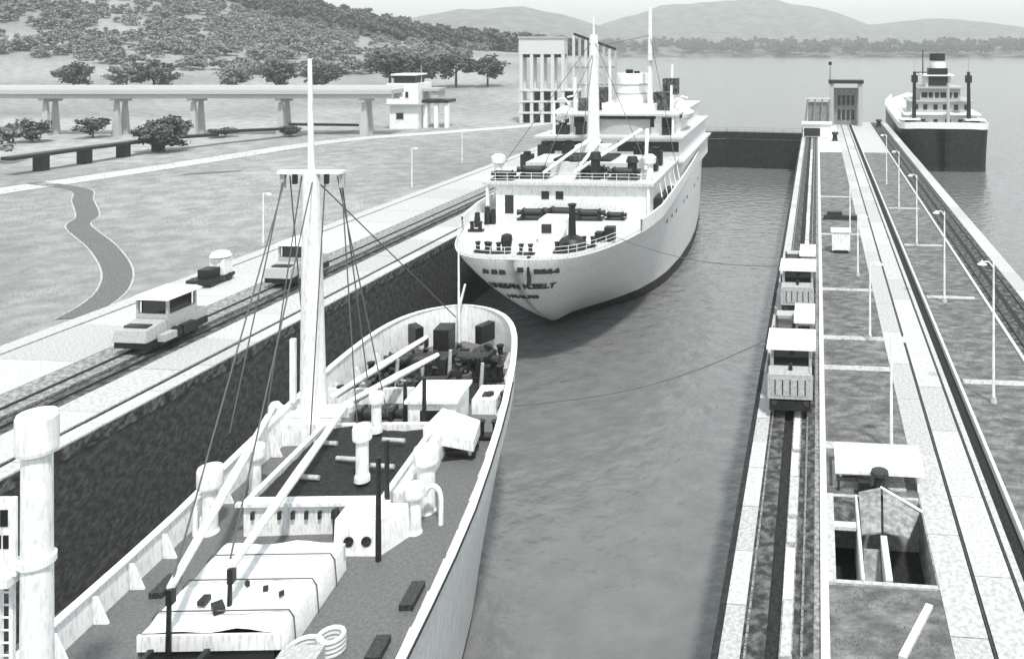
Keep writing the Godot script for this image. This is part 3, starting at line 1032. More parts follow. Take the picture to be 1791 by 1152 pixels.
	b.span(Vector3(3.2, 4.8, -20.4), Vector3(4.5, 5.9, -22.4))
	var lk := obj("deck_locker", b, M.white, root)
	b = B.new()
	b.box(Vector3(3.9, 5.95, -21.0), Vector3(0.5, 0.12, 0.5))
	obj("lid_ring", b, M.machine, lk)
	# hatch with dark tarpaulin
	b = B.new()
	for q in [[-3.4, 2.4, -10.2, -10.45], [-3.4, 2.4, -17.2, -17.45], [-3.4, -3.15, -10.45, -17.2], [2.15, 2.4, -10.45, -17.2]]:
		b.span(Vector3(q[0], 4.4, q[2]), Vector3(q[1], 6.05, q[3]))
	obj("hatch_coaming", b, M.white, root)
	b = B.new()
	b.span(Vector3(-3.65, 5.85, -10.0), Vector3(2.65, 6.0, -10.2))
	obj("coaming_ledge", b, M.white, root)
	b = B.new()
	var g := []
	rng.seed = 12
	for i in 15:
		var row := []
		for j in 13:
			row.append(Vector3(-3.1 + j * 0.43, 5.85 + rng.randf_range(-0.03, 0.06) + 0.12 * sin(j * 0.55) , -10.5 - i * 0.475))
		g.append(row)
	b.grid(g)
	obj("dark_tarpaulin", b, M.tarp, root)
	for p in [[-1.6, -12.0], [-0.5, -13.6], [-2.2, -15.2], [0.9, -15.4], [1.3, -12.9]]:
		b = B.new()
		b.tube(Vector3(p[0] - 0.55, 6.12, p[1]), Vector3(p[0] + 0.55, 6.12, p[1] + 0.15), 0.11, 0.11, 7)
		obj("hatch_wedge_bar", b, M.palegrey, root)
	# bevelled white house at the starboard corner of the hatch
	b = B.new()
	b.hexa([Vector3(0.9, 4.35, -8.7), Vector3(2.75, 4.35, -8.7), Vector3(3.5, 4.35, -10.1), Vector3(0.9, 4.35, -10.15), Vector3(0.9, 5.9, -8.9), Vector3(2.75, 5.9, -8.9), Vector3(3.4, 5.9, -10.1), Vector3(0.9, 5.9, -10.15)])
	obj("corner_house", b, M.white, root)
	b = B.new()
	b.tube(Vector3(0.55, 5.9, -9.75), Vector3(0.72, 5.2, -9.6), 0.14, 0.2, 8)
	b.tube(Vector3(0.72, 5.2, -9.6), Vector3(0.66, 4.5, -9.55), 0.2, 0.12, 8)
	obj("rolled_awning", b, M.dark, root)
	b = B.new()
	b.span(Vector3(2.6, 4.6, -10.6), Vector3(3.0, 6.1, -16.8))
	obj("side_coaming", b, M.white, root)
	# nearer hatch under a white cover
	b = B.new()
	g = []
	for i in 13:
		var row := []
		var z := -7.9 + i * 0.42
		row.append(Vector3(-2.95, 4.4, z))
		row.append(Vector3(-2.9, 5.45, z))
		for j in 11:
			row.append(Vector3(-2.8 + j * 0.44, 5.6 + 0.05 * sin(i * 0.9 + j * 1.3) + 0.04 * sin(i * 2.1 - j * 0.7) + rng.randf_range(-0.02, 0.02), z))
		row.append(Vector3(1.72, 5.45, z))
		row.append(Vector3(1.78, 4.4, z))
		g.append(row)
	b.grid(g)
	var wc := obj("white_hatch_cover", b, M.whitetarp, root)
	b = B.new()
	b.span(Vector3(-2.9, 4.4, -7.88), Vector3(1.75, 5.55, -7.7))
	obj("end_flap", b, M.cream, wc)
	b = B.new()
	b.span(Vector3(-2.92, 5.0, -2.8), Vector3(1.75, 5.52, -2.9))
	obj("end_flap", b, M.white, wc)
	b = B.new()
	b.span(Vector3(-2.6, 4.4, -2.9), Vector3(1.5, 5.0, -2.95))
	obj("coaming_end", b, M.black, wc)
	winch(root, Vector3(-1.2, 4.42, -1.7), 0.0, 1.0)
	for p in [[-0.9, -3.9, 0.35], [-1.6, -4.3, 0.25], [0.2, -4.9, 0.1], [0.9, -4.6, 0.1], [-0.6, -5.2, 0.1]]:
		b = B.new()
		b.box(Vector3(p[0], 5.72, p[1]), Vector3(p[2] * 1.6, 0.16, p[2]), Basis(Vector3.UP, p[0]))
		obj("tarp_weight", b, M.dark, wc)
	for z in [-6.9, -5.4, -3.7]:
		b = B.new()
		b.path([Vector3(-3.0, 4.5, z), Vector3(-2.98, 5.5, z), Vector3(-2.8, 5.74, z), Vector3(-0.6, 5.78, z + 0.06), Vector3(1.6, 5.74, z), Vector3(1.76, 5.5, z), Vector3(1.84, 4.5, z)], 0.025, 5)
		obj("lashing", b, M.rope, wc)
	# hatch cleats, side doors and gratings that break up the plain plating
	for k in 8:
		b = B.new()
		b.box(Vector3(-3.0 + k * 0.55, 5.45, -10.12), Vector3(0.12, 0.3, 0.14))
		obj("hatch_cleat", b, M.machine, root)
	for p in [[1.5, 5.1, -8.78, 0.42], [2.2, 5.1, -8.78, 0.42]]:
		b = B.new()
		b.lathe(Vector3.ZERO, [[0.0, 0.0], [0.2, 0.0], [0.2, 0.05], [0.14, 0.05], [0.14, 0.02], [0.0, 0.02]], 12)
		var port := obj("porthole", b, M.machine, root)
		port.rotation.x = PI / 2.0
		port.position = Vector3(p[0], p[1], p[2])
	for p in [[4.9, -6.2, 1.4], [4.7, -3.4, 1.1], [-4.6, -7.0, 1.2], [3.2, -13.6, 0.9]]:
		b = B.new()
		b.box(Vector3(p[0], 4.55, p[1]), Vector3(0.5, 0.22, p[2]))
		obj("deck_grating", b, M.machine, root)
	# coils of rope and a small white drum on the starboard deck
	for p in [[2.5, -2.9, 0.55], [3.1, -3.5, 0.4]]:
		b = B.new()
		for k in 4:
			var prof := []
			for q in 9:
				prof.append([p[2] + 0.09 * cos(TAU * q / 8.0), 0.1 + k * 0.15 + 0.09 * sin(TAU * q / 8.0)])
			b.lathe(Vector3(p[0], 4.42, p[1]), prof, 14)
		obj("rope_coil", b, M.cream, root)
	b = B.new()
	b.span(Vector3(2.0, 4.45, -1.9), Vector3(3.3, 5.3, -2.6))
	obj("deck_box", b, M.palegrey, root)
	# mast
	var mb := Vector3(-4.35, 4.6, -18.6)
	b = B.new()
	b.span(mb + Vector3(-1.9, 0, 1.1), mb + Vector3(1.6, 1.35, -1.2))
	obj("mast_house", b, M.white, root)
	b = B.new()
	b.tube(mb + Vector3(0, 0.3, 0), mb + Vector3(-0.12, 13.7, 0), 0.66, 0.42, 18)
	var mast := obj("mast", b, M.white, root)
	b = B.new()
	b.tube(mb + Vector3(-0.12, 13.6, 0), mb + Vector3(-0.2, 19.6, 0), 0.17, 0.10, 10)
	obj("topmast", b, M.white, mast)
	b = B.new()
	b.box(mb + Vector3(-0.1, 13.8, 0), Vector3(3.3, 0.16, 0.5))
	obj("crosstree", b, M.white, mast)
	for x in [-1.55, 1.45]:
		b = B.new()
		b.span(mb + Vector3(x - 0.12, 13.0, 0.1), mb + Vector3(x + 0.12, 13.75, -0.1))
		obj("block", b, M.palegrey, mast)
	for x in [-0.9, 0.7]:
		b = B.new()
		b.box(mb + Vector3(x, 13.45, 0.1), Vector3(0.2, 0.5, 0.2))
		obj("lamp", b, M.dark, mast)
	b = B.new()
	b.span(mb + Vector3(-0.72, 2.2, 0.5), mb + Vector3(-0.98, 5.4, 0.3))
	obj("ladder", b, M.white, mast)
	b = B.new()
	b.box(mb + Vector3(0, 1.55, 0), Vector3(3.9, 0.3, 0.9))
	obj("gooseneck_table", b, M.white, root)
	for x in [-1.85, 1.8]:
		b = B.new()
		b.lathe(mb + Vector3(x, 1.6, 0.2), [[0.0, 0.0], [0.3, 0.0], [0.34, 0.3], [0.2, 0.5], [0.0, 0.52]], 10)
		obj("gooseneck", b, M.white, root)
	# stays from the crosstree
	for st in [[-1.5, -2.6, 6.4, 3.0], [-0.6, -1.6, 5.2, 2.0], [1.4, 2.2, 5.0, -2.0], [0.6, 1.0, 5.6, 2.6], [1.4, 2.9, 5.4, 1.6], [-0.1, 4.2, 7.6, -10.4], [-1.2, -1.6, 5.4, -3.0], [1.2, 3.4, 5.4, -1.0], [0.0, 3.7, 7.2, 14.4], [-1.4, 2.5, 7.3, 15.6]]:
		b = B.new()
		b.tube(mb + Vector3(st[0], 13.6, 0), Vector3(mb.x + st[1], st[2], mb.z + st[3]), 0.035, 0.035, 5)
		obj("stay", b, M.rope, root)
	# derricks, lowered on to their crutches
	for d in [[mb + Vector3(-1.85, 2.0, 0.3), Vector3(-1.75, 7.2, -2.7)], [mb + Vector3(1.8, 2.0, 0.3), Vector3(-0.55, 7.0, -4.1)], [mb + Vector3(1.7, 1.9, -0.3), Vector3(0.6, 7.4, -23.0)], [mb + Vector3(0.5, 1.9, -0.8), Vector3(-0.9, 7.5, -25.6)]]:
		b = B.new()
		var mid: Vector3 = d[0].lerp(d[1], 0.5)
		b.tube(d[0], mid, 0.13, 0.20, 12)
		b.tube(mid, d[1], 0.20, 0.13, 12)
		var bm := obj("derrick", b, M.white, root)
		b = B.new()
		b.box(d[1] - Vector3(0, 0.3, 0), Vector3(0.2, 0.5, 0.25))
		obj("hook_block", b, M.dark, bm)
		b = B.new()
		b.tube(d[0].lerp(d[1], 0.06) - Vector3(0, 0.22, 0), d[0].lerp(d[1], 0.97) - Vector3(0, 0.2, 0), 0.03, 0.03, 5)
		obj("runner", b, M.rope, bm)
	for p in [[-1.75, -2.7, 7.0], [-0.55, -4.1, 6.8]]:
		b = B.new()
		b.tube(Vector3(p[0] - 0.1, 4.3, p[1]), Vector3(p[0] - 0.05, p[2], p[1]), 0.10, 0.07, 7)
		obj("boom_crutch", b, M.dark, root)
	# dark stanchions by the hatch
	for p in [[2.8, -8.45, 4.3, 8.6], [2.45, -10.3, 4.5, 8.4], [1.6, -17.6, 4.6, 8.2], [0.3, -18.6, 4.6, 7.6]]:
		b = B.new()
		b.tube(Vector3(p[0], p[2], p[1]), Vector3(p[0], p[3], p[1]), 0.12, 0.10, 8)
		obj("stanchion", b, M.dark, root)
	# ventilators
	vent(root, Vector3(-5.0, 4.4, -10.6), 0.36, 2.9, 0.62, 0.85)
	vent(root, Vector3(-4.7, 4.5, -13.6), 0.3, 2.3, 0.52, 0.6)
	vent(root, Vector3(0.75, 5.95, -12.0), 0.32, 2.4, 0.5, 0.65)
	vent(root, Vector3(3.55, 4.4, -11.9), 0.46, 3.0, 0.68, 0.7)
	vent(root, Vector3(3.6, 4.4, -10.35), 0.3, 2.2, 0.5, 0.55)
	vent(root, Vector3(-0.4, 6.0, -16.6), 0.28, 1.9, 0.44, 0.5)
	for p in [[4.5, -10.9, 1.0], [-5.5, -10.4, -1.0]]:
		b = B.new()
		var pts := []
		for k in 9:
			var a := PI * k / 8.0 * 0.9
			pts.append(Vector3(p[0] - p[2] * 0.35 * (1.0 + cos(PI - a)), 5.6 + 0.6 * sin(a), p[1]))
		pts.insert(0, Vector3(p[0], 4.35, p[1]))
		b.path(pts, 0.11, 8)
		obj("gooseneck_pipe", b, M.white, root)
	# port kingpost with its platform, nearest to the viewer
	var kp := Vector3(-2.75, 4.3, 1.6)
	b = B.new()
	b.tube(kp, kp + Vector3(0, 9.4, 0), 0.40, 0.36, 20)
	var king := obj("kingpost", b, M.white, root)
	b = B.new()
	b.lathe(kp, [[0.36, 9.3], [0.48, 9.38], [0.5, 9.48], [0.5, 10.35], [0.46, 10.46], [0.25, 10.52], [0.0, 10.53]], 22)
	obj("cap", b, M.white, king)
	b = B.new()
	b.tube(kp + Vector3(0, 6.3, 0), kp + Vector3(0, 6.5, 0), 0.45, 0.45, 18)
	obj("collar", b, M.white, king)
	b = B.new()
	b.span(kp + Vector3(-3.2, 5.9, 0.5), kp + Vector3(-0.4, 6.15, -0.6))
	obj("platform", b, M.white, root)
	b = B.new()
	for x in [-0.62, -0.95]:
		b.span(kp + Vector3(x, 0.3, 0.06), kp + Vector3(x - 0.1, 5.9, -0.06))
	for k in 15:
		b.tube(kp + Vector3(-1.0, 0.6 + 0.35 * k, 0), kp + Vector3(-0.65, 0.6 + 0.35 * k, 0), 0.03, 0.03, 5)
	obj("ladder", b, M.white, root)
	b = B.new()
	b.span(kp + Vector3(-3.1, 6.15, 0.36), kp + Vector3(-0.3, 8.3, 0.28))
	var dodger := obj("dodger", b, M.white, root)
	for p in [[-0.6, 7.75, 0.2, 0.45], [-0.9, 7.65, 0.22, 0.45], [-1.25, 7.65, 0.22, 0.45], [-0.55, 7.1, 0.14, 0.36], [-0.75, 7.1, 0.14, 0.36], [-0.95, 7.1, 0.14, 0.36], [-1.15, 7.1, 0.14, 0.36]]:
		b = B.new()
		b.box(kp + Vector3(p[0], p[1], 0.37), Vector3(p[2], p[3], 0.03))
		obj("window", b, M.glass, dodger)

func letters(root: Node3D, text: String, plan: Array, y: float, size: float, x0: float, step: float, z0: float):
	var font := SystemFont.new()
	font.font_names = PackedStringArray(["Droid Sans"])
	font.font_weight = 700
	for i in text.length():
		if text[i] == " ": continue
		var x := x0 + step * i
		# find the hull point at this breadth and height
		var at := []
		for c in [[x - 0.15, y], [x + 0.15, y], [x, y - 0.25], [x, y + 0.25]]:
			var yq: float = c[1]
			for k in 1200:
				var d := k * 0.012
				var yt := lerp_table(plan, d, 3)
				var t := clampf((yq + 4.0) / (yt + 4.0), 0, 1)
				var f := pow(t, 1.4)
				var hx := lerpf(lerp_table(plan, d, 2), lerp_table(plan, d, 1), f)
				if hx >= absf(c[0]):
					at.append(Vector3(c[0], yq, z0 - (d + lerp_table(plan, d, 4) * pow(1.0 - t, 1.7))))
					break
		if at.size() < 4: continue
		var tm := TextMesh.new()
		tm.text = text[i]
		tm.font = font
		tm.font_size = 64
		tm.pixel_size = size / 46.0
		tm.depth = 0.05
		var o := MeshInstance3D.new()
		o.name = "letter"
		o.mesh = tm
		o.material_override = M.black
		root.add_child(o, true)
		var tang: Vector3 = (at[1] - at[0]).normalized()
		var up: Vector3 = (at[3] - at[2]).normalized()
		var nrm := tang.cross(up).normalized()
		o.basis = Basis(tang, nrm.cross(tang), nrm)
		o.position = (at[0] + at[1] + at[2] + at[3]) * 0.25 + nrm * 0.07

func motor_ship():
	var root := thing("motor_ship", "large white motor ship seen from its rounded stern with a pale funnel", "ship", Vector3(-25.3, DATUM, -76.0), deg_to_rad(1.5))
	var plan := [[0.0, 0.0, 0.0, 7.0, 17.0], [0.15, 2.3, 0.02, 7.0, 17.0], [0.6, 3.9, 0.05, 7.0, 16.9], [1.6, 5.2, 0.15, 7.0, 16.5], [3.5, 6.4, 0.5, 7.0, 15.5], [6.5, 7.6, 1.5, 7.0, 13.6], [11.0, 8.8, 3.4, 7.05, 10.6],
		[18.0, 9.75, 6.0, 7.2, 6.5], [28.0, 9.8, 8.2, 7.5, 2.8], [45.0, 9.7, 9.2, 8.0, 0.6], [62.0, 9.0, 8.4, 8.6, 0.0], [80.0, 7.2, 6.4, 9.2, 0.0], [95.0, 4.6, 3.0, 9.8, -0.6], [106.0, 1.8, 0.6, 10.3, -2.0], [111.0, 0.0, 0.0, 10.6, -4.0]]
	var ds := [0.0, 0.05, 0.15, 0.35, 0.6, 1.0, 1.6, 2.4, 3.5, 4.8, 6.5, 8.5, 11.0, 14.0, 18.0, 23.0, 28.0, 36.0, 45.0, 53.0, 62.0, 71.0, 80.0, 88.0, 95.0, 101.0, 106.0, 109.0, 111.0]
	var z0 := 7.0
	hull_parts(root, plan, ds, z0, -1.0, M.hullwhite, M.boot, -1.7, M.deckwhite, 7.0)
	# solid bulwark from the poop forward, open rails round the stern
	var fwd := ds.filter(func(d): return d >= 11.0)
	for side in [-1.0, 1.0]:
		var b := B.new()
		var g := []
		for d in fwd:
			var p := Vector3(side * (lerp_table(plan, d, 1) + 0.02), lerp_table(plan, d, 3), z0 - d)
			g.append([p - Vector3(0, 0.1, 0), p + Vector3(side * 0.05, 1.2, 0), p + Vector3(-side * 0.15, 1.2, 0), p + Vector3(-side * 0.2, -0.1, 0)])
		b.grid(g, false)
		obj("bulwark", b, M.white, root)
	var rl := []
	for e in edge_loop(plan, ds.filter(func(d): return d <= 11.0), z0, -1.0, 0.25):
		if rl.is_empty() or rl[-1].distance_to(e) > 0.8: rl.append(e)
	railing(root, rl, 1.0, M.white)
	var b := B.new()
	# stern gear: bollards, fairleads, a tall dark ventilator
	for p in [[-3.4, 5.0], [-2.3, 5.2], [0.6, 5.6], [3.4, 4.6], [5.2, 2.4], [-7.0, -3.0]]:
		bollard(root, Vector3(p[0], 7.1, p[1]), M.dark, 1.2)
	b = B.new()
	b.lathe(Vector3(-1.2, 7.05, 5.2), [[0.35, 0.0], [0.4, 0.6], [0.5, 1.2], [0.42, 1.6], [0.0, 1.75]], 12)
	obj("capstan", b, M.dark, root)
	b = B.new()
	b.lathe(Vector3(3.9, 7.05, 3.0), [[1.4, 0.0], [1.3, 0.5], [0.9, 0.95], [0.35, 1.2], [0.28, 3.6], [0.42, 3.9], [0.0, 4.0]], 12)
	obj("docking_telegraph", b, M.dark, root)
	b = B.new()
	b.span(Vector3(6.1, 7.05, 0.2), Vector3(7.0, 8.3, -0.8))
	b.span(Vector3(5.3, 7.05, 0.5), Vector3(6.0, 7.9, -0.4))
	obj("gear_and_shade_block", b, M.dark, root)
	for p in [[-7.6, -4.9, 1.5], [-7.0, -6.0, 1.9], [-6.5, -6.2, 1.6]]:
		b = B.new()
		b.lathe(Vector3(p[0], 7.05, p[1]), [[0.3, 0.0], [0.32, p[2] * 0.5], [0.24, p[2] * 0.8], [0.3, p[2] * 0.9], [0.0, p[2]]], 8)
		obj("mooring_post", b, M.dark, root)
	# dark mooring openings under the stern edge
	for p in [[-2.6, 5.85, 0.5], [-1.8, 5.85, 0.5], [-1.1, 5.85, 0.5], [0.5, 6.1, 0.8], [2.6, 5.95, 2.4]]:
		b = B.new()
		var n := maxi(1, int(p[2] / 0.5))
		for k in n:
			var x: float = p[0] + (k - (n - 1) * 0.5) * 0.5
			for d in range(0, 300):
				var dd := d * 0.03
				var t: float = (p[1] + 4.0) / 11.0
				var f := pow(t, 1.4)
				if lerpf(lerp_table(plan, dd, 2), lerp_table(plan, dd, 1), f) >= absf(x) + 0.1:
					b.box(Vector3(x, p[1], z0 - dd - lerp_table(plan, dd, 4) * pow(1.0 - t, 1.7) - 0.02), Vector3(0.5, 0.42, 0.3))
					break
		obj("mooring_port", b, M.black, root)
	b = B.new()
	b.span(Vector3(1.05, 4.9, 6.2), Vector3(1.25, 7.2, 6.75))
	obj("rudder_stock_guide", b, M.dark, root)
	letters(root, "UNSSAN KOBELT", plan, 4.4, 0.74, -2.35, 0.42, z0)
	letters(root, "HAMBURG", plan, 3.1, 0.6, -1.3, 0.38, z0)
	for d in [24.0, 27.0, 30.0, 36.0, 39.0, 48.0, 54.0]:
		var t := (5.4 + 4.0) / (lerp_table(plan, d, 3) + 4.0)
		var hx := lerpf(lerp_table(plan, d, 2), lerp_table(plan, d, 1), pow(t, 1.4))
		b = B.new()
		b.tube(Vector3(hx - 0.05, 5.4, z0 - d - lerp_table(plan, d, 4) * pow(1.0 - t, 1.7)), Vector3(hx + 0.05, 5.4, z0 - d - lerp_table(plan, d, 4) * pow(1.0 - t, 1.7)), 0.24, 0.24, 12)
		obj("porthole", b, M.glass, root)
	# steering house on the poop
	b = B.new()
	b.span(Vector3(0.4, 7.0, 1.4), Vector3(2.9, 9.2, -1.2))
	var sh := obj("stern_house", b, M.white, root)
	b = B.new()
	b.span(Vector3(0.7, 8.0, 1.42), Vector3(1.6, 8.8, 1.46))
	obj("window", b, M.machine, sh)
	# poop house
	b = B.new()
	b.span(Vector3(-7.6, 7.0, -10.2), Vector3(8.4, 10.4, -29.0))
	var ph := obj("poop_house", b, M.white, root)
	b = B.new()
	b.span(Vector3(-8.9, 10.4, -9.6), Vector3(9.0, 10.65, -29.4))
	obj("roof_deck", b, M.deckwhite, ph)
	for p in [[-2.4, 9.3, 0.8, 0.8], [-0.9, 9.3, 0.8, 0.8], [-6.2, 8.3, 0.9, 1.9]]:
		b = B.new()
		b.box(Vector3(p[0], p[1], -10.19), Vector3(p[2], p[3], 0.08))
		obj("opening", b, M.black, ph)
	winch(root, Vector3(-3.2, 7.05, -8.6), 0.1, 1.1)
	winch(root, Vector3(-0.3, 7.05, -8.9), -0.05, 1.2)
	winch(root, Vector3(2.6, 7.05, -8.7), 0.08, 1.1)
	winch(root, Vector3(5.2, 7.05, -9.0), 0.0, 0.8)
	for s in [-1.0, 1.0]:
		b = B.new()
		b.span(Vector3(s * 8.3, 7.0, -9.8), Vector3(s * 8.55, 10.4, -10.2))
		obj("post", b, M.white, ph)
	rl = []
	for k in 15:
		rl.append(Vector3(-8.8 + k * 1.27, 10.65, -9.7))
	railing(root, rl, 1.0, M.white)
	# gear on the roof deck
	winch(root, Vector3(-4.5, 10.65, -13.0), 0.1, 1.2)
	winch(root, Vector3(-7.2, 10.65, -11.4), 0.0, 0.9)
	winch(root, Vector3(1.8, 10.65, -13.5), 0.0, 1.2)
	winch(root, Vector3(5.4, 10.65, -12.4), 0.0, 1.2)
	for p in [[2.4, -12.2, 2.9], [6.2, -12.8, 2.4], [-0.8, -16.0, 2.0]]:
		b = B.new()
		b.lathe(Vector3(p[0], 10.65, p[1]), [[0.55, 0.0], [0.5, p[2] * 0.7], [0.7, p[2] * 0.75], [0.5, p[2]], [0.0, p[2] * 1.02]], 10)
		obj("cowl", b, M.dark, root)
	b = B.new()
	b.span(Vector3(-6.0, 10.65, -15.0), Vector3(6.0, 12.0, -22.0))
	obj("hatch", b, M.cream, root)
	b = B.new()
	b.span(Vector3(-3.2, 12.0, -16.0), Vector3(3.2, 12.25, -21.5))
	obj("hatch_tarpaulin", b, M.tarp, root)
	for p in [[-8.6, -12.0], [8.6, -13.0]]:
		b = B.new()
		b.lathe(Vector3(p[0] * 0.93, 10.65, p[1]), [[0.45, 0.0], [0.4, 1.5], [0.7, 1.7], [0.75, 2.3], [0.4, 2.6], [0.0, 2.65]], 12)
		obj("ventilator", b, M.white, root)
	# mast and derricks
	b = B.new()
	b.tube(Vector3(-0.6, 10.6, -24.0), Vector3(-0.6, 26.0, -24.0), 0.78, 0.5, 14)
	var mast := obj("mast", b, M.white, root)
	b = B.new()
	b.tube(Vector3(-0.6, 25.8, -24.0), Vector3(-0.6, 28.2, -24.0), 0.14, 0.07, 8)
	obj("topmast", b, M.white, mast)
	b = B.new()
	b.span(Vector3(-2.6, 10.65, -22.8), Vector3(1.4, 12.9, -25.2))
	obj("mast_house", b, M.white, root)
	for d in [[Vector3(-1.2, 13.4, -23.6), Vector3(-2.6, 11.6, -10.4)], [Vector3(0.2, 13.4, -23.6), Vector3(0.6, 11.6, -10.8)], [Vector3(4.6, 14.4, -26.6), Vector3(0.9, 11.8, -11.0)], [Vector3(5.4, 14.4, -26.6), Vector3(7.8, 11.9, -12.0)]]:
		b = B.new()
		b.tube(d[0], d[1], 0.24, 0.17, 9)
		obj("derrick", b, M.white, root)
	# accommodation amidships
	var tiers := [[-9.2, 9.2, 7.3, 10.4, -29.6, -62.0], [-9.0, 9.0, 10.4, 13.3, -30.2, -60.0], [-5.6, 8.2, 13.3, 16.0, -32.0, -56.0]]
	for i in tiers.size():
		var q = tiers[i]
		b = B.new()
		b.span(Vector3(q[0], q[2], q[4]), Vector3(q[1], q[3] - 0.25, q[5]))
		var tr := obj("deckhouse", b, M.white, root)
		b = B.new()
		b.span(Vector3(q[0] - 0.5, q[3] - 0.25, q[4] + 1.2), Vector3(q[1] + 0.5, q[3], q[5] - 0.6))
		obj("deck_edge", b, M.deckwhite, tr)
		var n := 9 if i == 1 else 6
		for k in n:
			if i == 0: continue
			b = B.new()
			var wx: float = lerpf(q[0] + 1.2, q[1] - 1.2, k / float(n - 1))
			if i == 1 and k == 4: continue
			b.box(Vector3(wx, q[2] + 1.55, q[4] + 0.03), Vector3(1.95 if i == 1 else 1.3, 1.25, 0.08))  # middle tier: black panels paint the shade of an open promenade
			obj("window", b, M.black, tr)
	# rounded house front below the funnel
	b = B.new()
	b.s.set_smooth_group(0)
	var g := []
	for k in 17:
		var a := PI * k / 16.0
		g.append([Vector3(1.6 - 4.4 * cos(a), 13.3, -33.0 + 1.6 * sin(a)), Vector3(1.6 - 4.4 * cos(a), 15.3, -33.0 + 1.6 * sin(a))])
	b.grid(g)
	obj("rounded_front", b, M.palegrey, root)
	b = B.new()
	g = []
	for k in 17:
		var a := PI * k / 16.0
		g.append([Vector3(1.6 - 4.7 * cos(a), 15.3, -33.0 + 1.9 * sin(a)), Vector3(1.6 - 4.7 * cos(a), 15.75, -33.0 + 1.9 * sin(a))])
	b.grid(g)
	obj("canopy_edge", b, M.dark, root)
	# funnel
	b = B.new()
	b.lathe(Vector3(1.4, 0, -38.5), [[2.35, 15.9], [2.3, 18.2], [2.28, 19.0], [2.2, 20.9], [2.0, 20.95], [1.95, 20.4]], 24, 1.0, 1.35)
	var fu := obj("funnel", b, M.white, root)
	b = B.new()
	b.lathe(Vector3(1.4, 0, -38.5), [[1.98, 20.6], [0.0, 20.6]], 24, 1.0, 1.35)
	b.lathe(Vector3(0.9, 0, -38.5), [[0.5, 20.5], [0.5, 21.4], [0.0, 21.4]], 10)
	b.lathe(Vector3(2.0, 0, -38.1), [[0.4, 20.5], [0.4, 21.2], [0.0, 21.2]], 10)
	obj("uptake", b, M.black, fu)
	for y in [18.2, 19.4]:
		b = B.new()
		b.lathe(Vector3(1.4, 0, -38.5), [[2.31, y], [2.36, y + 0.05], [2.36, y + 0.13], [2.28, y + 0.18]], 24, 1.0, 1.35)
		obj("hoop", b, M.palegrey, fu)
	b = B.new()
	b.span(Vector3(-1.8, 15.9, -34.0), Vector3(5.0, 17.0, -43.0))
	obj("funnel_base", b, M.white, root)
	# kingposts and upper-deck gear
	for p in [[4.4, -34.5, 29.5, 0.38], [7.0, -36.0, 19.4, 0.26], [-5.2, -33.0, 20.5, 0.3], [-3.0, -44.0, 22.5, 0.3], [5.8, -45.0, 22.0, 0.3], [-7.4, -31.0, 17.5, 0.22], [7.9, -31.2, 17.0, 0.2]]:
		b = B.new()
		b.tube(Vector3(p[0], 13.2, p[1]), Vector3(p[0], p[2], p[1]), p[3], p[3] * 0.6, 10)
		obj("kingpost", b, M.white, root)
	b = B.new()
	b.span(Vector3(3.6, 22.6, -33.9), Vector3(7.0, 22.8, -34.6))
	obj("yard", b, M.palegrey, root)
	for p in [[-4.0, 16.0, -35.0, 2.6, 1.6], [5.6, 16.0, -36.5, 2.2, 2.4], [-2.8, 17.0, -36.5, 1.4, 2.0], [6.2, 17.9, -40.0, 2.0, 2.2]]:
		b = B.new()
		b.span(Vector3(p[0] - p[3] * 0.5, p[1], p[2]), Vector3(p[0] + p[3] * 0.5, p[1] + p[4], p[2] - 2.5))
		obj("ventilator_trunk", b, M.concdark, root)
	for p in [[-6.4, 13.3, -31.0, 1.6, 1.5], [-4.0, 13.3, -30.9, 1.2, 2.0], [7.2, 13.3, -31.2, 1.4, 1.2], [-7.6, 10.7, -20.0, 1.3, 1.8], [7.4, 10.7, -18.0, 1.2, 1.5], [7.0, 10.7, -22.5, 1.6, 2.1], [-7.0, 10.7, -25.5, 1.8, 2.4], [4.6, 10.7, -25.0, 1.2, 2.2], [-4.6, 10.7, -27.0, 1.4, 2.3]]:
		b = B.new()
		b.span(Vector3(p[0] - p[3] * 0.5, p[1], p[2]), Vector3(p[0] + p[3] * 0.5, p[1] + p[4] * 0.8, p[2] - 1.2))
		b.lathe(Vector3(p[0], p[1] + p[4] * 0.78, p[2] - 0.6), [[p[3] * 0.3, 0.0], [p[3] * 0.34, p[4] * 0.2], [0.0, p[4] * 0.24]], 9)
		obj("winch_control", b, M.dark, root)
	for p in [[-0.6, 25.5, -24.0, -8.6, 10.6, -12.0], [-0.6, 25.5, -24.0, 8.4, 10.6, -12.5], [-0.6, 24.0, -24.0, -2.6, 12.2, -10.4], [-0.6, 24.0, -24.0, 0.9, 12.2, -11.0], [4.4, 26.0, -34.5, 8.8, 10.6, -27.0], [4.4, 26.0, -34.5, -0.6, 24.5, -24.0]]:
		b = B.new()
		b.tube(Vector3(p[0], p[1], p[2]), Vector3(p[3], p[4], p[5]), 0.04, 0.04, 5)
		obj("stay", b, M.rope, root)
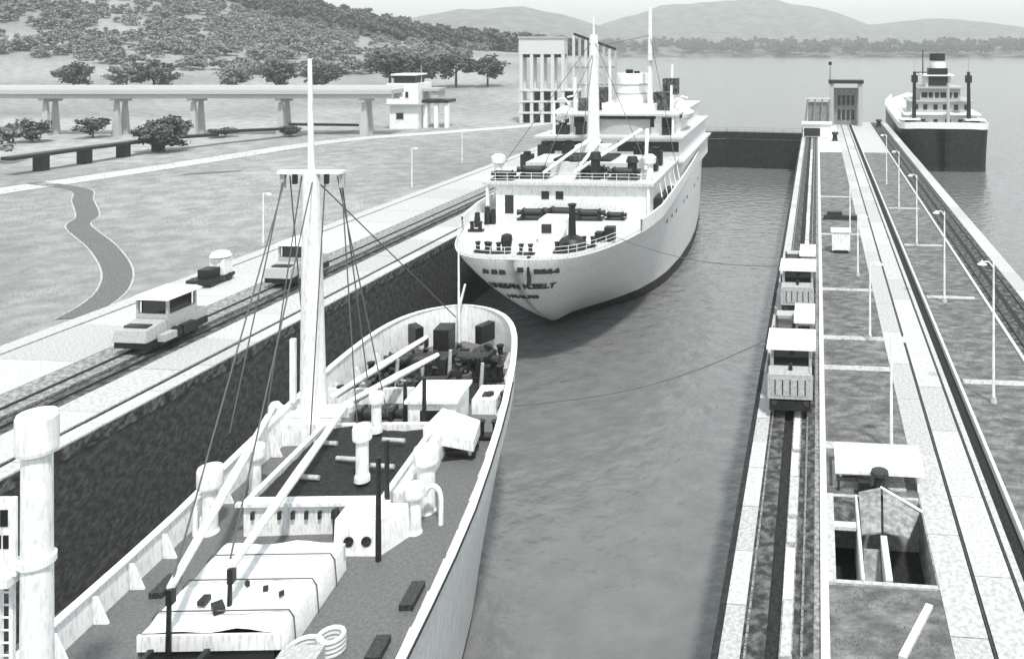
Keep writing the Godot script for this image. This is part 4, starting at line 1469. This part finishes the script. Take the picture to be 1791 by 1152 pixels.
	# lifeboats
	for s in [-1.0, 1.0]:
		b = B.new()
		g = []
		for k in 13:
			var t := k / 12.0 * 2.0 - 1.0
			var r := sqrt(maxf(0.0, 1.0 - t * t * 0.98))
			var row := []
			for j in 9:
				var a := PI * j / 8.0
				row.append(Vector3(s * 8.4 + 1.15 * r * cos(a), 15.6 - 1.15 * sin(a) * (0.35 + 0.65 * r), -39.0 + t * 3.9))
			g.append(row)
		b.grid(g)
		var lb := obj("lifeboat", b, M.white, root)
		b = B.new()
		g = []
		for k in 13:
			var t := k / 12.0 * 2.0 - 1.0
			var r := sqrt(maxf(0.0, 1.0 - t * t * 0.98))
			g.append([Vector3(s * 8.4 - 1.2 * r, 15.6, -39.0 + t * 3.95), Vector3(s * 8.4, 15.6 + 0.75 * r, -39.0 + t * 3.95), Vector3(s * 8.4 + 1.2 * r, 15.6, -39.0 + t * 3.95)])
		b.grid(g)
		obj("boat_cover", b, M.whitetarp, lb)
		for zz in [-36.6, -41.4]:
			b = B.new()
			b.path([Vector3(s * 6.8, 13.3, zz), Vector3(s * 6.8, 16.6, zz), Vector3(s * 7.6, 17.6, zz), Vector3(s * 8.5, 17.4, zz)], 0.13, 7)
			obj("davit", b, M.white, root)
	# inside of the open side deck, its bulwark shadow built as dark boxes
	for s in [-1.0, 1.0]:
		for k in 5:
			b = B.new()
			b.tube(Vector3(s * 9.3, 8.0, -14.0 - k * 3.4), Vector3(s * 8.8, 10.5, -14.0 - k * 3.4), 0.09, 0.09, 6)
			obj("stanchion", b, M.white, root)
	b = B.new()
	b.span(Vector3(8.5, 7.35, -13.0), Vector3(9.3, 8.6, -17.0))
	obj("gear_and_shade_block", b, M.dark, root)  # added dark box in place of the shadow inside the bulwark
	b = B.new()
	b.span(Vector3(8.5, 7.35, -20.0), Vector3(9.2, 8.3, -23.0))
	obj("gear_and_shade_block", b, M.dark, root)  # second added box continuing that bulwark shadow

func freighter():
	var root := thing("black_freighter", "black-hulled freighter with white upper works beyond the middle wall", "ship", Vector3(27.6, DATUM, -190.0), deg_to_rad(-1.5))
	var plan := [[0.0, 0.0, 0.0, 6.4, 0.6], [0.05, 4.6, 3.4, 6.4, 0.6], [0.3, 7.4, 6.4, 6.3, 0.6], [0.9, 8.8, 8.0, 6.25, 0.5], [2.2, 9.4, 8.9, 6.2, 0.4], [6.0, 9.6, 9.4, 6.1, 0.1], [60.0, 9.6, 9.5, 6.2, 0.0], [85.0, 6.5, 5.6, 7.6, 0.0], [100.0, 0.0, 0.0, 8.6, -2.0]]
	var ds := [0.0, 0.02, 0.05, 0.12, 0.3, 0.55, 0.9, 1.5, 2.2, 4.0, 6.0, 30.0, 60.0, 72.0, 85.0, 94.0, 100.0]
	hull_parts(root, plan, ds, 0.0, -1.0, M.blackhull, M.boot, -2.0, M.deckwhite, 6.0)
	bulwark(root, plan, ds.slice(0, 15), 0.0, -1.0, 1.3, 1.2, 60.0, M.white, M.white)
	var b := B.new()
	for t in [["poop_house", -7.8, 7.8, 6.1, 8.9, -6.0, -22.0], ["deckhouse", -6.6, 6.8, 9.2, 11.6, -9.0, -22.0], ["deckhouse", -4.4, 4.6, 11.9, 14.6, -10.0, -21.0], ["bridge_house", -3.0, 2.6, 14.9, 17.4, -11.0, -20.0], ["side_house", -8.6, -5.6, 6.1, 7.9, -3.6, -5.6], ["side_house", 5.4, 8.4, 6.1, 7.9, -3.4, -5.6]]:
		b = B.new()
		b.span(Vector3(t[1], t[3], t[5]), Vector3(t[2], t[4], t[6]))
		var o := obj(t[0], b, M.palegrey if t[0] == "deckhouse" else M.cream, root)
		b = B.new()
		b.span(Vector3(t[1] - 0.7, t[4], t[5] + 0.8), Vector3(t[2] + 0.7, t[4] + 0.3, t[6] - 0.5))
		obj("deck_edge", b, M.palegrey if t[0] == "deckhouse" else M.white, o)
		if t[0] != "bridge_house":
			for k in (2 if t[0] == "side_house" else 6):
				b = B.new()
				b.box(Vector3(lerpf(t[1] + 1.0, t[2] - 1.0, k / (1.0 if t[0] == "side_house" else 5.0)), t[3] + 1.2, t[5] + 0.03), Vector3(1.3 if k % 3 == 0 else 0.9, 1.2, 0.08))
				obj("window", b, M.black, o)
	b = B.new()
	b.span(Vector3(-2.4, 15.2, -10.7), Vector3(1.9, 19.2, -14.5))
	obj("funnel_casing", b, M.dark, root)
	b = B.new()
	b.lathe(Vector3(-0.2, 0, -13.0), [[1.9, 19.2], [1.85, 20.6]], 16)
	b.lathe(Vector3(-0.2, 0, -13.0), [[1.7, 20.6], [1.65, 22.4], [0.0, 22.4]], 16)
	obj("funnel", b, M.white, root)
	b = B.new()
	b.lathe(Vector3(-0.2, 0, -13.0), [[1.8, 20.9], [1.75, 22.6], [0.0, 22.6]], 16)
	obj("funnel_top", b, M.dark, root)
	for x in [-6.2, 5.8]:
		b = B.new()
		b.tube(Vector3(x, 6.0, -5.0), Vector3(x * 0.98, 18.6, -5.0), 0.5, 0.34, 10)
		b.box(Vector3(x * 0.98, 17.0, -5.0), Vector3(1.4, 1.6, 1.0))
		obj("kingpost", b, M.dark, root)
		b = B.new()
		b.tube(Vector3(x * 0.98, 18.4, -5.0), Vector3(x * 0.98, 22.0, -5.0), 0.12, 0.08, 6)
		obj("topmast", b, M.palegrey, root)
	for x in [1.2]:
		b = B.new()
		b.tube(Vector3(x, 6.0, -4.0), Vector3(x, 16.0, -4.6), 0.42, 0.3, 10)
		obj("sampson_post", b, M.palegrey, root)
	b = B.new()
	b.tube(Vector3(-3.6, 17.7, -12.0), Vector3(-3.6, 23.4, -12.0), 0.16, 0.1, 7)
	b.box(Vector3(-4.2, 18.2, -12.0), Vector3(3.2, 0.25, 0.3))
	obj("signal_mast", b, M.dark, root)
	winch(root, Vector3(-5.2, 6.4, -3.0), 0.0, 1.3)
	winch(root, Vector3(4.9, 6.4, -3.0), 0.0, 1.3)
	bollard(root, Vector3(-0.2, 6.4, -1.4), M.dark, 1.2)

# ------------------------------------------------------------------ lock gear
func gate():
	var t := thing("lock_gate", "dark steel lock gate closed across the left chamber behind the white ship", "gate", Vector3(-3.4, DATUM, -191.0), 0.03)
	for s in 2:
		var b := B.new()
		var x0 := -16.9 * s
		var p := Vector3(x0, 0, 0)
		b.hexa([Vector3(x0 - 16.85, -5, 1.0 - 2.5 * (1 - s)), Vector3(x0, -5, 1.0 - 2.5 * s), Vector3(x0, -5, -1.0 - 2.5 * s), Vector3(x0 - 16.85, -5, -1.0 - 2.5 * (1 - s)),
			Vector3(x0 - 16.85, 5.0, 1.0 - 2.5 * (1 - s)), Vector3(x0, 5.0, 1.0 - 2.5 * s), Vector3(x0, 5.0, -1.0 - 2.5 * s), Vector3(x0 - 16.85, 5.0, -1.0 - 2.5 * (1 - s))])
		var leaf := obj("gate_leaf", b, M.blackhull, t)
		b = B.new()
		b.tube(Vector3(x0, 3.4, 1.08 - 2.5 * s), Vector3(x0 - 16.85, 3.4, 1.08 - 2.5 * (1 - s)), 0.14, 0.14, 6)
		obj("fender", b, M.machine, leaf)
		var pts := []
		for k in 9:
			pts.append(Vector3(x0 - 16.85 * k / 8.0, 5.0, 0.85 - 2.5 * lerpf(s, 1 - s, k / 8.0)))
		railing(leaf, pts, 1.0, M.dark, 2)

func make_mule(called: String, label: String) -> Node3D:
	var t := thing(called, label, "locomotive", Vector3.ZERO, 0.0, "towing locomotives on the lock walls")
	var b := B.new()
	b.span(Vector3(-1.1, 0.45, 5.2), Vector3(1.1, 1.0, -5.2))
	obj("underframe", b, M.dark, t)
	for z in [-3.6, -1.9, 1.9, 3.6]:
		for x in [-0.92, 0.92]:
			b = B.new()
			b.tube(Vector3(x - 0.09, 0.55, z), Vector3(x + 0.09, 0.55, z), 0.42, 0.42, 14)
			obj("wheel", b, M.machine, t)
	b = B.new()
	b.span(Vector3(-1.2, 0.95, 5.5), Vector3(1.2, 2.25, 4.2))
	obj("end_hood", b, M.engine, t)
	b = B.new()
	b.span(Vector3(-1.2, 0.95, -5.5), Vector3(1.2, 2.25, -4.4))
	obj("end_hood", b, M.engine, t)
	b = B.new()
	b.span(Vector3(-1.1, 0.4, 5.62), Vector3(1.1, 0.85, 5.45))
	obj("buffer_beam", b, M.dark, t)
	b = B.new()
	b.span(Vector3(-0.95, 1.15, 5.5), Vector3(0.95, 2.05, 5.53))
	obj("hood_panel", b, M.palegrey, t)
	for x in [-0.85, 0.85]:
		b = B.new()
		b.lathe(Vector3(x, 0.75, 5.55), [[0.0, -0.12], [0.16, -0.1], [0.18, 0.0], [0.16, 0.1], [0.0, 0.12]], 10)
		obj("buffer", b, M.machine, t)
	# near cab
	b = B.new()
	b.span(Vector3(-1.15, 1.0, 3.7), Vector3(1.15, 2.0, 1.0))
	for x in [-1.05, 1.05]:
		for z in [3.6, 1.1]:
			b.span(Vector3(x - 0.08, 2.0, z + 0.08), Vector3(x + 0.08, 3.0, z - 0.08))
	var cab := obj("cab", b, M.engine, t)
	b = B.new()
	b.span(Vector3(-1.02, 2.0, 3.55), Vector3(1.02, 2.98, 1.15))
	obj("window", b, M.glass, cab)
	b = B.new()
	b.span(Vector3(-1.35, 3.0, 3.95), Vector3(1.35, 3.14, 0.75))
	obj("cab_roof", b, M.white, cab)
	# machinery space with louvres
	b = B.new()
	b.span(Vector3(-1.1, 1.0, 0.9), Vector3(1.1, 2.3, -0.9))
	var eng := obj("machinery_casing", b, M.palegrey, t)
	for k in 7:
		b = B.new()
		b.box(Vector3(-0.9 + k * 0.3, 2.33, -0.1), Vector3(0.14, 0.08, 0.9))
		obj("louvre", b, M.dark, eng)
	b = B.new()
	b.tube(Vector3(-1.0, 2.05, -2.0), Vector3(0.0, 2.05, -2.0), 0.75, 0.75, 16)
	b.span(Vector3(-1.15, 1.0, -1.0), Vector3(0.05, 1.35, -4.2))
	var drum := obj("windlass", b, M.machine, t)
	for x in [-1.08, 0.04]:
		b = B.new()
		b.tube(Vector3(x - 0.05, 2.05, -2.0), Vector3(x + 0.05, 2.05, -2.0), 0.95, 0.95, 16)
		obj("flange", b, M.dark, drum)
	# far cab, on one side only
	b = B.new()
	b.span(Vector3(0.12, 1.0, -1.2), Vector3(1.15, 2.9, -4.3))
	var cab2 := obj("cab", b, M.engine, t)
	b = B.new()
	b.span(Vector3(0.02, 2.9, -0.95), Vector3(1.3, 3.04, -4.55))
	obj("cab_roof", b, M.white, cab2)
	b = B.new()
	b.box(Vector3(0.63, 2.3, -1.18), Vector3(0.7, 0.75, 0.06))
	obj("window", b, M.glass, cab2)
	b = B.new()
	b.tube(Vector3(0, 2.25, 4.8), Vector3(0, 2.6, 4.8), 0.12, 0.1, 8)
	obj("headlamp", b, M.dark, t)
	for x in [-1.18, 1.18]:
		b = B.new()
		b.path([Vector3(x, 1.0, 0.8), Vector3(x, 2.75, 0.8), Vector3(x, 2.75, -0.9), Vector3(x, 1.0, -0.9)], 0.03, 5)
		b.path([Vector3(x, 2.25, 4.3), Vector3(x, 2.9, 4.3), Vector3(x, 2.9, 5.4), Vector3(x, 2.25, 5.4)], 0.03, 5)
		obj("handrail", b, M.dark, t)
		for z in [0.5, 4.0]:
			b = B.new()
			b.box(Vector3(x * 1.02, 0.75, z), Vector3(0.12, 0.5, 0.5))
			obj("step", b, M.dark, t)
	for k in 5:
		b = B.new()
		b.box(Vector3(-0.8 + k * 0.4, 1.6, 5.535), Vector3(0.06, 0.8, 0.02))
		obj("hood_rib", b, M.machine, t)
	return t

func make_tug(called: String, label: String) -> Node3D:
	var t := thing(called, label, "locomotive", Vector3.ZERO, 0.0, "short locomotives on the left quay")
	var b := B.new()
	b.span(Vector3(-1.3, 0.45, 3.1), Vector3(1.3, 1.0, -3.1))
	obj("underframe", b, M.dark, t)
	for z in [-1.9, 1.9]:
		for x in [-1.0, 1.0]:
			b = B.new()
			b.tube(Vector3(x - 0.09, 0.5, z), Vector3(x + 0.09, 0.5, z), 0.45, 0.45, 14)
			obj("wheel", b, M.machine, t)
	b = B.new()
	b.hexa([Vector3(-1.35, 0.95, 3.3), Vector3(1.35, 0.95, 3.3), Vector3(1.35, 0.95, 1.2), Vector3(-1.35, 0.95, 1.2), Vector3(-1.25, 1.75, 3.1), Vector3(1.25, 1.75, 3.1), Vector3(1.25, 2.0, 1.2), Vector3(-1.25, 2.0, 1.2)])
	obj("front_hood", b, M.engine, t)
	b = B.new()
	b.span(Vector3(-0.9, 1.78, 2.7), Vector3(0.9, 1.95, 2.1))
	obj("hood_vent", b, M.machine, t)
	b = B.new()
	b.span(Vector3(-1.3, 0.95, 1.1), Vector3(1.3, 2.3, -1.9))
	for x in [-1.2, 1.2]:
		for z in [1.0, -1.8]:
			b.span(Vector3(x - 0.09, 2.3, z + 0.09), Vector3(x + 0.09, 3.5, z - 0.09))
	var cab := obj("cab", b, M.engine, t)
	b = B.new()
	b.span(Vector3(-1.05, 2.35, 0.85), Vector3(1.05, 3.45, -1.65))
	obj("window", b, M.glass, cab)
	b = B.new()
	b.hexa([Vector3(-1.6, 3.5, 1.5), Vector3(1.6, 3.5, 1.5), Vector3(1.6, 3.5, -2.2), Vector3(-1.6, 3.5, -2.2), Vector3(-1.2, 3.75, 1.2), Vector3(1.2, 3.75, 1.2), Vector3(1.2, 3.75, -1.9), Vector3(-1.2, 3.75, -1.9)])
	obj("cab_roof", b, M.white, cab)
	b = B.new()
	b.span(Vector3(-1.2, 0.95, -1.9), Vector3(1.2, 1.7, -3.2))
	obj("rear_hood", b, M.palegrey, t)
	b = B.new()
	b.tube(Vector3(1.35, 0.9, 0.6), Vector3(1.75, 0.9, 0.6), 0.45, 0.45, 12)
	b.box(Vector3(1.5, 0.9, -0.6), Vector3(0.5, 0.7, 1.3))
	obj("side_windlass", b, M.dark, t)
	b = B.new()
	b.box(Vector3(1.75, 1.0, 1.7), Vector3(0.6, 0.5, 1.2))
	obj("fender", b, M.engine, t)
	return t

func make_lock_gear():
	gate()
	var m := make_mule("towing_locomotive", "nearer white towing locomotive on the middle wall track")
	m.position = Vector3(-1.44, 0.1, -51.2)
	dup(m, "towing_locomotive", "farther white towing locomotive on the middle wall, behind its twin", Vector3(-1.44, 0.1, -67.6))
	var q := make_tug("quay_locomotive", "pale short locomotive with open cab on the left quay nearest the viewer")
	q.position = Vector3(-43.6, 0.1, -53.2)
	q.scale = Vector3.ONE * 0.88
	dup(q, "quay_locomotive", "pale short locomotive on the left quay partly behind the coaster's mast", Vector3(-43.6, 0.1, -68.2))
	# small canopied hand car beside them
	var t := thing("hand_car", "small dark rail trolley with a low white hood beside the left locomotive", "trolley", Vector3(-50.2, 0.04, -66.5))
	var b := B.new()
	b.span(Vector3(-1.0, 0.35, 1.6), Vector3(1.0, 0.6, -1.6))
	b.span(Vector3(-0.5, 0.6, 0.9), Vector3(0.6, 1.3, -0.3))
	obj("chassis", b, M.dark, t)
	for p in [[-0.9, 1.0], [0.9, 1.0], [-0.9, -1.0], [0.9, -1.0]]:
		b = B.new()
		b.tube(Vector3(p[0] - 0.07, 0.33, p[1]), Vector3(p[0] + 0.07, 0.33, p[1]), 0.33, 0.33, 12)
		obj("wheel", b, M.machine, t)
	b = B.new()
	b.span(Vector3(-0.4, 0.6, -0.4), Vector3(0.9, 1.9, -1.4))
	obj("body", b, M.white, t)
	b = B.new()
	b.tube(Vector3(0.2, 1.8, -0.9), Vector3(0.2, 2.2, -0.9), 0.05, 0.05, 6)
	obj("canopy_post", b, M.dark, t)
	b = B.new()
	b.lathe(Vector3(0.2, 2.15, -0.9), [[0.85, -0.1], [0.7, 0.2], [0.3, 0.35], [0.0, 0.4]], 12)
	obj("canopy", b, M.white, t)
	# tow cables
	for c in [["thin tow cable from the nearer middle-wall locomotive to the coaster's bow", Vector3(-2.5, 1.9, -53.2), Vector3(-15.8, 1.0, -43.5)], ["thin tow cable from the farther middle-wall locomotive to the white ship", Vector3(-2.5, 1.9, -69.6), Vector3(-19.0, 2.6, -76.5)]]:
		b = B.new()
		var pts := []
		for k in 13:
			var u := k / 12.0
			pts.append(c[1].lerp(c[2], u) - Vector3(0, 0.9 * sin(PI * u), 0))
		b.path(pts, 0.03, 5)
		var o := obj("tow_cable", b, M.rope)
		tag(o, c[0], "cable", "tow cables")
	# lamp posts on the middle wall
	var names := ["white lamp post on the far lawn, nearest to the viewer", "second lamp post from the viewer on the far lawn", "third lamp post from the viewer on the far lawn", "fourth lamp post from the viewer on the far lawn", "fifth lamp post from the viewer on the far lawn"]
	for i in 5:
		lamp_post(names[i], Vector3(9.75, 0.02, -48.9 - 18.5 * i), 7.8 if i == 0 else 7.0, -1.0)
	names = ["white lamp post behind the flat white cover beside the paved strip", "second lamp post from the flat white cover beside the paved strip", "third lamp post from the flat white cover beside the paved strip", "fourth lamp post from the flat white cover beside the paved strip"]
	for i in 4:
		lamp_post(names[i], Vector3(3.6 - 0.07 * i, 0.02, -42.5 - 15.9 * i), 5.6 if i == 0 else 5.2, 1.0)
	# shelter
	t = thing("machinery_cover", "low flat white-topped cover on short posts behind the machinery pit", "cover", Vector3(2.75, 0, -40.0))
	b = B.new()
	b.span(Vector3(-1.95, 0.75, 1.35), Vector3(2.0, 0.9, -1.35))
	obj("roof", b, M.white, t)
	for p in [[-1.7, 1.1], [1.75, 1.1], [-1.7, -1.1], [1.75, -1.1]]:
		b = B.new()
		b.span(Vector3(p[0] - 0.06, 0, p[1] - 0.06), Vector3(p[0] + 0.06, 0.75, p[1] + 0.06))
		obj("post", b, M.white, t)
	b = B.new()
	b.span(Vector3(-1.6, 0.0, -1.0), Vector3(1.6, 0.74, -1.1))
	obj("back_panel", b, M.cream, t)
	b = B.new()
	b.span(Vector3(-2.05, 0.0, 1.2), Vector3(1.2, 0.06, -1.3))
	obj("floor_slab", b, M.conc, t)
	t = thing("bench", "small dark bench on the slab before the flat white cover", "bench", Vector3(1.45, 0.06, -38.75))
	b = B.new()
	b.span(Vector3(-0.6, 0.42, 0.2), Vector3(0.6, 0.48, -0.2))
	obj("seat", b, M.machine, t)
	for x in [-0.5, 0.5]:
		b = B.new()
		b.span(Vector3(x - 0.05, 0, 0.18), Vector3(x + 0.05, 0.42, -0.18))
		obj("leg", b, M.machine, t)
	t = thing("capstan", "dark upright capstan between the flat white cover and the pit", "capstan", Vector3(2.75, 0.02, -38.45))
	b = B.new()
	b.lathe(Vector3.ZERO, [[0.0, 0.0], [0.55, 0.0], [0.5, 0.15], [0.26, 0.3], [0.24, 0.75], [0.4, 0.9], [0.38, 1.05], [0.0, 1.1]], 14)
	obj("drum", b, M.machine, t)
	b = B.new()
	b.box(Vector3(-0.7, 0.3, 0), Vector3(0.5, 0.6, 0.5))
	obj("gearbox", b, M.dark, t)
	# machinery pit
	t = thing("machinery_pit", "open machinery pit with propped steel lids and white rails in the lawn", "pit", Vector3(0, 0, 0))
	b = B.new()
	b.span(Vector3(0.7, -2.25, -31.95), Vector3(4.4, 0.06, -32.15))
	obj("rim", b, M.conc, t)
	b = B.new()
	b.span(Vector3(0.7, -2.25, -38.0), Vector3(4.4, 0.08, -38.2))
	obj("rim", b, M.conc, t)
	b = B.new()
	b.span(Vector3(0.7, -2.22, -32.15), Vector3(4.4, -2.18, -38.0))
	obj("floor", b, M.slot, t)
	b = B.new()
	b.span(Vector3(1.62, -2.2, -32.15), Vector3(1.76, 0.12, -38.0))
	obj("partition", b, M.kerb, t)
	b = B.new()
	b.span(Vector3(2.55, -2.2, -32.3), Vector3(2.8, 0.05, -35.2))
	obj("partition", b, M.kerb, t)
	b = B.new()
	b.span(Vector3(0.7, -0.06, -36.0), Vector3(1.6, 0.05, -38.0))
	obj("cover_plate", b, M.concdark, t)
	b = B.new()
	b.span(Vector3(0.7, -0.06, -35.6), Vector3(1.6, 0.09, -36.0))
	obj("cover_kerb", b, M.kerb, t)
	b = B.new()
	b.hexa([Vector3(1.8, -0.05, -35.3), Vector3(2.6, -0.05, -35.5), Vector3(2.75, 0.55, -37.9), Vector3(1.8, 0.3, -37.9), Vector3(1.8, 0.02, -35.3), Vector3(2.6, 0.02, -35.5), Vector3(2.75, 0.62, -37.9), Vector3(1.8, 0.37, -37.9)])
	obj("lid", b, M.concmid, t)
	b = B.new()
	b.hexa([Vector3(2.7, 0.0, -35.5), Vector3(3.7, -0.1, -35.3), Vector3(4.3, 0.1, -36.9), Vector3(2.85, 0.55, -37.9), Vector3(2.7, 0.07, -35.5), Vector3(3.7, -0.03, -35.3), Vector3(4.3, 0.17, -36.9), Vector3(2.85, 0.62, -37.9)])
	obj("lid", b, M.concmid, t)
	b = B.new()
	b.hexa([Vector3(1.85, -2.1, -32.3), Vector3(2.5, -2.1, -32.3), Vector3(2.5, -0.6, -35.0), Vector3(1.85, -0.6, -35.0), Vector3(1.85, -1.9, -32.3), Vector3(2.5, -1.9, -32.3), Vector3(2.5, -0.4, -35.0), Vector3(1.85, -0.4, -35.0)])
	obj("chute", b, M.concmid, t)
	b = B.new()
	b.tube(Vector3(2.75, 0.62, -37.9), Vector3(4.42, 0.24, -36.8), 0.06, 0.06, 7)
	b.tube(Vector3(1.69, 0.16, -38.0), Vector3(1.69, 0.16, -32.1), 0.05, 0.05, 7)
	obj("hand_bar", b, M.white, t)
	t = thing("timber_plank", "pale timber plank lying on the lawn near the pit", "plank", Vector3(3.35, 0.0, -29.6), -0.42)
	b = B.new()
	b.span(Vector3(-0.13, 0.0, 1.5), Vector3(0.13, 0.12, -1.5))
	obj("board", b, M.kerb, t)
	# white cabinet on the lawn
	t = thing("equipment_cabinet", "white equipment cabinet on the lawn beside the farther locomotive", "cabinet", Vector3(2.2, 0, -83.0))
	b = B.new()
	b.span(Vector3(-0.8, 0.25, 0.8), Vector3(0.9, 2.0, -0.8))
	obj("body", b, M.white, t)
	b = B.new()
	b.span(Vector3(-0.9, 2.0, 0.9), Vector3(1.0, 2.1, -0.9))
	obj("roof", b, M.white, t)
	b = B.new()
	b.span(Vector3(-0.6, 0.0, 0.84), Vector3(0.7, 0.3, 0.7))
	b.span(Vector3(-0.6, 0.0, -0.6), Vector3(0.7, 0.3, -0.74))
	obj("plinth", b, M.dark, t)
	t = thing("tool_rack", "low dark tool rack on the lawn beyond the white cabinet", "rack", Vector3(2.6, 0, -98.0))
	b = B.new()
	b.span(Vector3(-1.9, 0.0, 0.4), Vector3(1.9, 0.5, -0.4))
	b.span(Vector3(-1.5, 0.5, 0.3), Vector3(0.2, 0.9, -0.3))
	obj("frame", b, M.machine, t)
	# signal structure at the end of the wall
	t = thing("signal_tower", "open signal tower with a dark top beam at the far end of the middle wall", "tower", Vector3(6.9, 0.03, -210.0))
	for x in [-3.4, 3.4]:
		for z in [-1.6, 1.6]:
			b = B.new()
			b.span(Vector3(x - 0.45, 0, z - 0.45), Vector3(x + 0.45, 10.2, z + 0.45))
			obj("leg", b, M.palegrey, t)
	b = B.new()
	b.span(Vector3(-4.2, 10.2, 2.4), Vector3(4.2, 11.0, -2.4))
	obj("beam", b, M.dark, t)
	b = B.new()
	b.span(Vector3(-2.9, 0.0, -1.0), Vector3(2.9, 9.0, -1.5))
	obj("screen", b, M.concmid, t)
	b = B.new()
	b.tube(Vector3(-3.8, 11.0, 0), Vector3(-3.8, 15.4, 0), 0.12, 0.08, 6)
	b.box(Vector3(-3.8, 15.0, 0), Vector3(0.8, 0.8, 0.4))
	obj("signal", b, M.dark, t)
	for i in 4:
		for k in 2:
			b = B.new()
			b.box(Vector3(-1.6 + i * 1.1, 2.5 + k * 3.5, -0.95), Vector3(0.7, 2.4, 0.2))
			obj("panel", b, M.machine, t)
	t = thing("lattice_frame", "slanting open lattice frame left of the signal tower", "frame", Vector3(0.0, 0.03, -206.0))
	for i in 4:
		b = B.new()
		b.tube(Vector3(-3.0 + i * 1.9, 0, 0), Vector3(-2.2 + i * 1.7, 6.6, 0), 0.22, 0.2, 7)
		obj("post", b, M.concmid, t)
	b = B.new()
	b.box(Vector3(0.2, 6.7, 0), Vector3(5.8, 0.35, 0.5))
	obj("top_rail", b, M.kerb, t)
	b = B.new()
	b.span(Vector3(-2.2, 0.0, -0.6), Vector3(2.6, 5.8, -0.8))
	obj("mesh_panel", b, M.concmid, t)
	t = thing("gate_machine_house", "low white gate machine house at the gate end of the middle wall", "machine house", Vector3(-0.6, 0.14, -184.0))
	b = B.new()
	b.span(Vector3(-2.4, 0, 2.0), Vector3(3.4, 2.6, -3.0))
	obj("wall", b, M.white, t)
	b = B.new()
	b.span(Vector3(-2.7, 2.6, 2.3), Vector3(3.7, 2.85, -3.3))
	obj("roof", b, M.kerb, t)
	b = B.new()
	b.span(Vector3(-2.2, 0.2, 2.02), Vector3(1.2, 1.9, 2.08))
	obj("door", b, M.black, t)
	for p in [["dark mooring bollard at the far left corner of the middle wall", Vector3(3.6, 0.05, -176.0)], ["dark mooring bollard before the signal tower", Vector3(2.0, 0.05, -200.0)], ["dark mooring bollard beside the black freighter", Vector3(14.5, 0.05, -206.0)]]:
		t = thing("mooring_bollard", p[0], "bollard", p[1], 0.0, "mooring bollards at the end of the middle wall")
		b = B.new()
		b.lathe(Vector3.ZERO, [[0.0, 0.0], [0.7, 0.0], [0.55, 0.3], [0.45, 1.2], [0.75, 1.5], [0.6, 1.8], [0.0, 1.9]], 12)
		obj("post", b, M.dark, t)

func _ready():
	make_materials()
	setup_view()
	make_land()
	make_middle_wall()
	make_grass()
	make_side_wall()
	make_bank()
	make_trees()
	coaster()
	motor_ship()
	freighter()
	make_lock_gear()
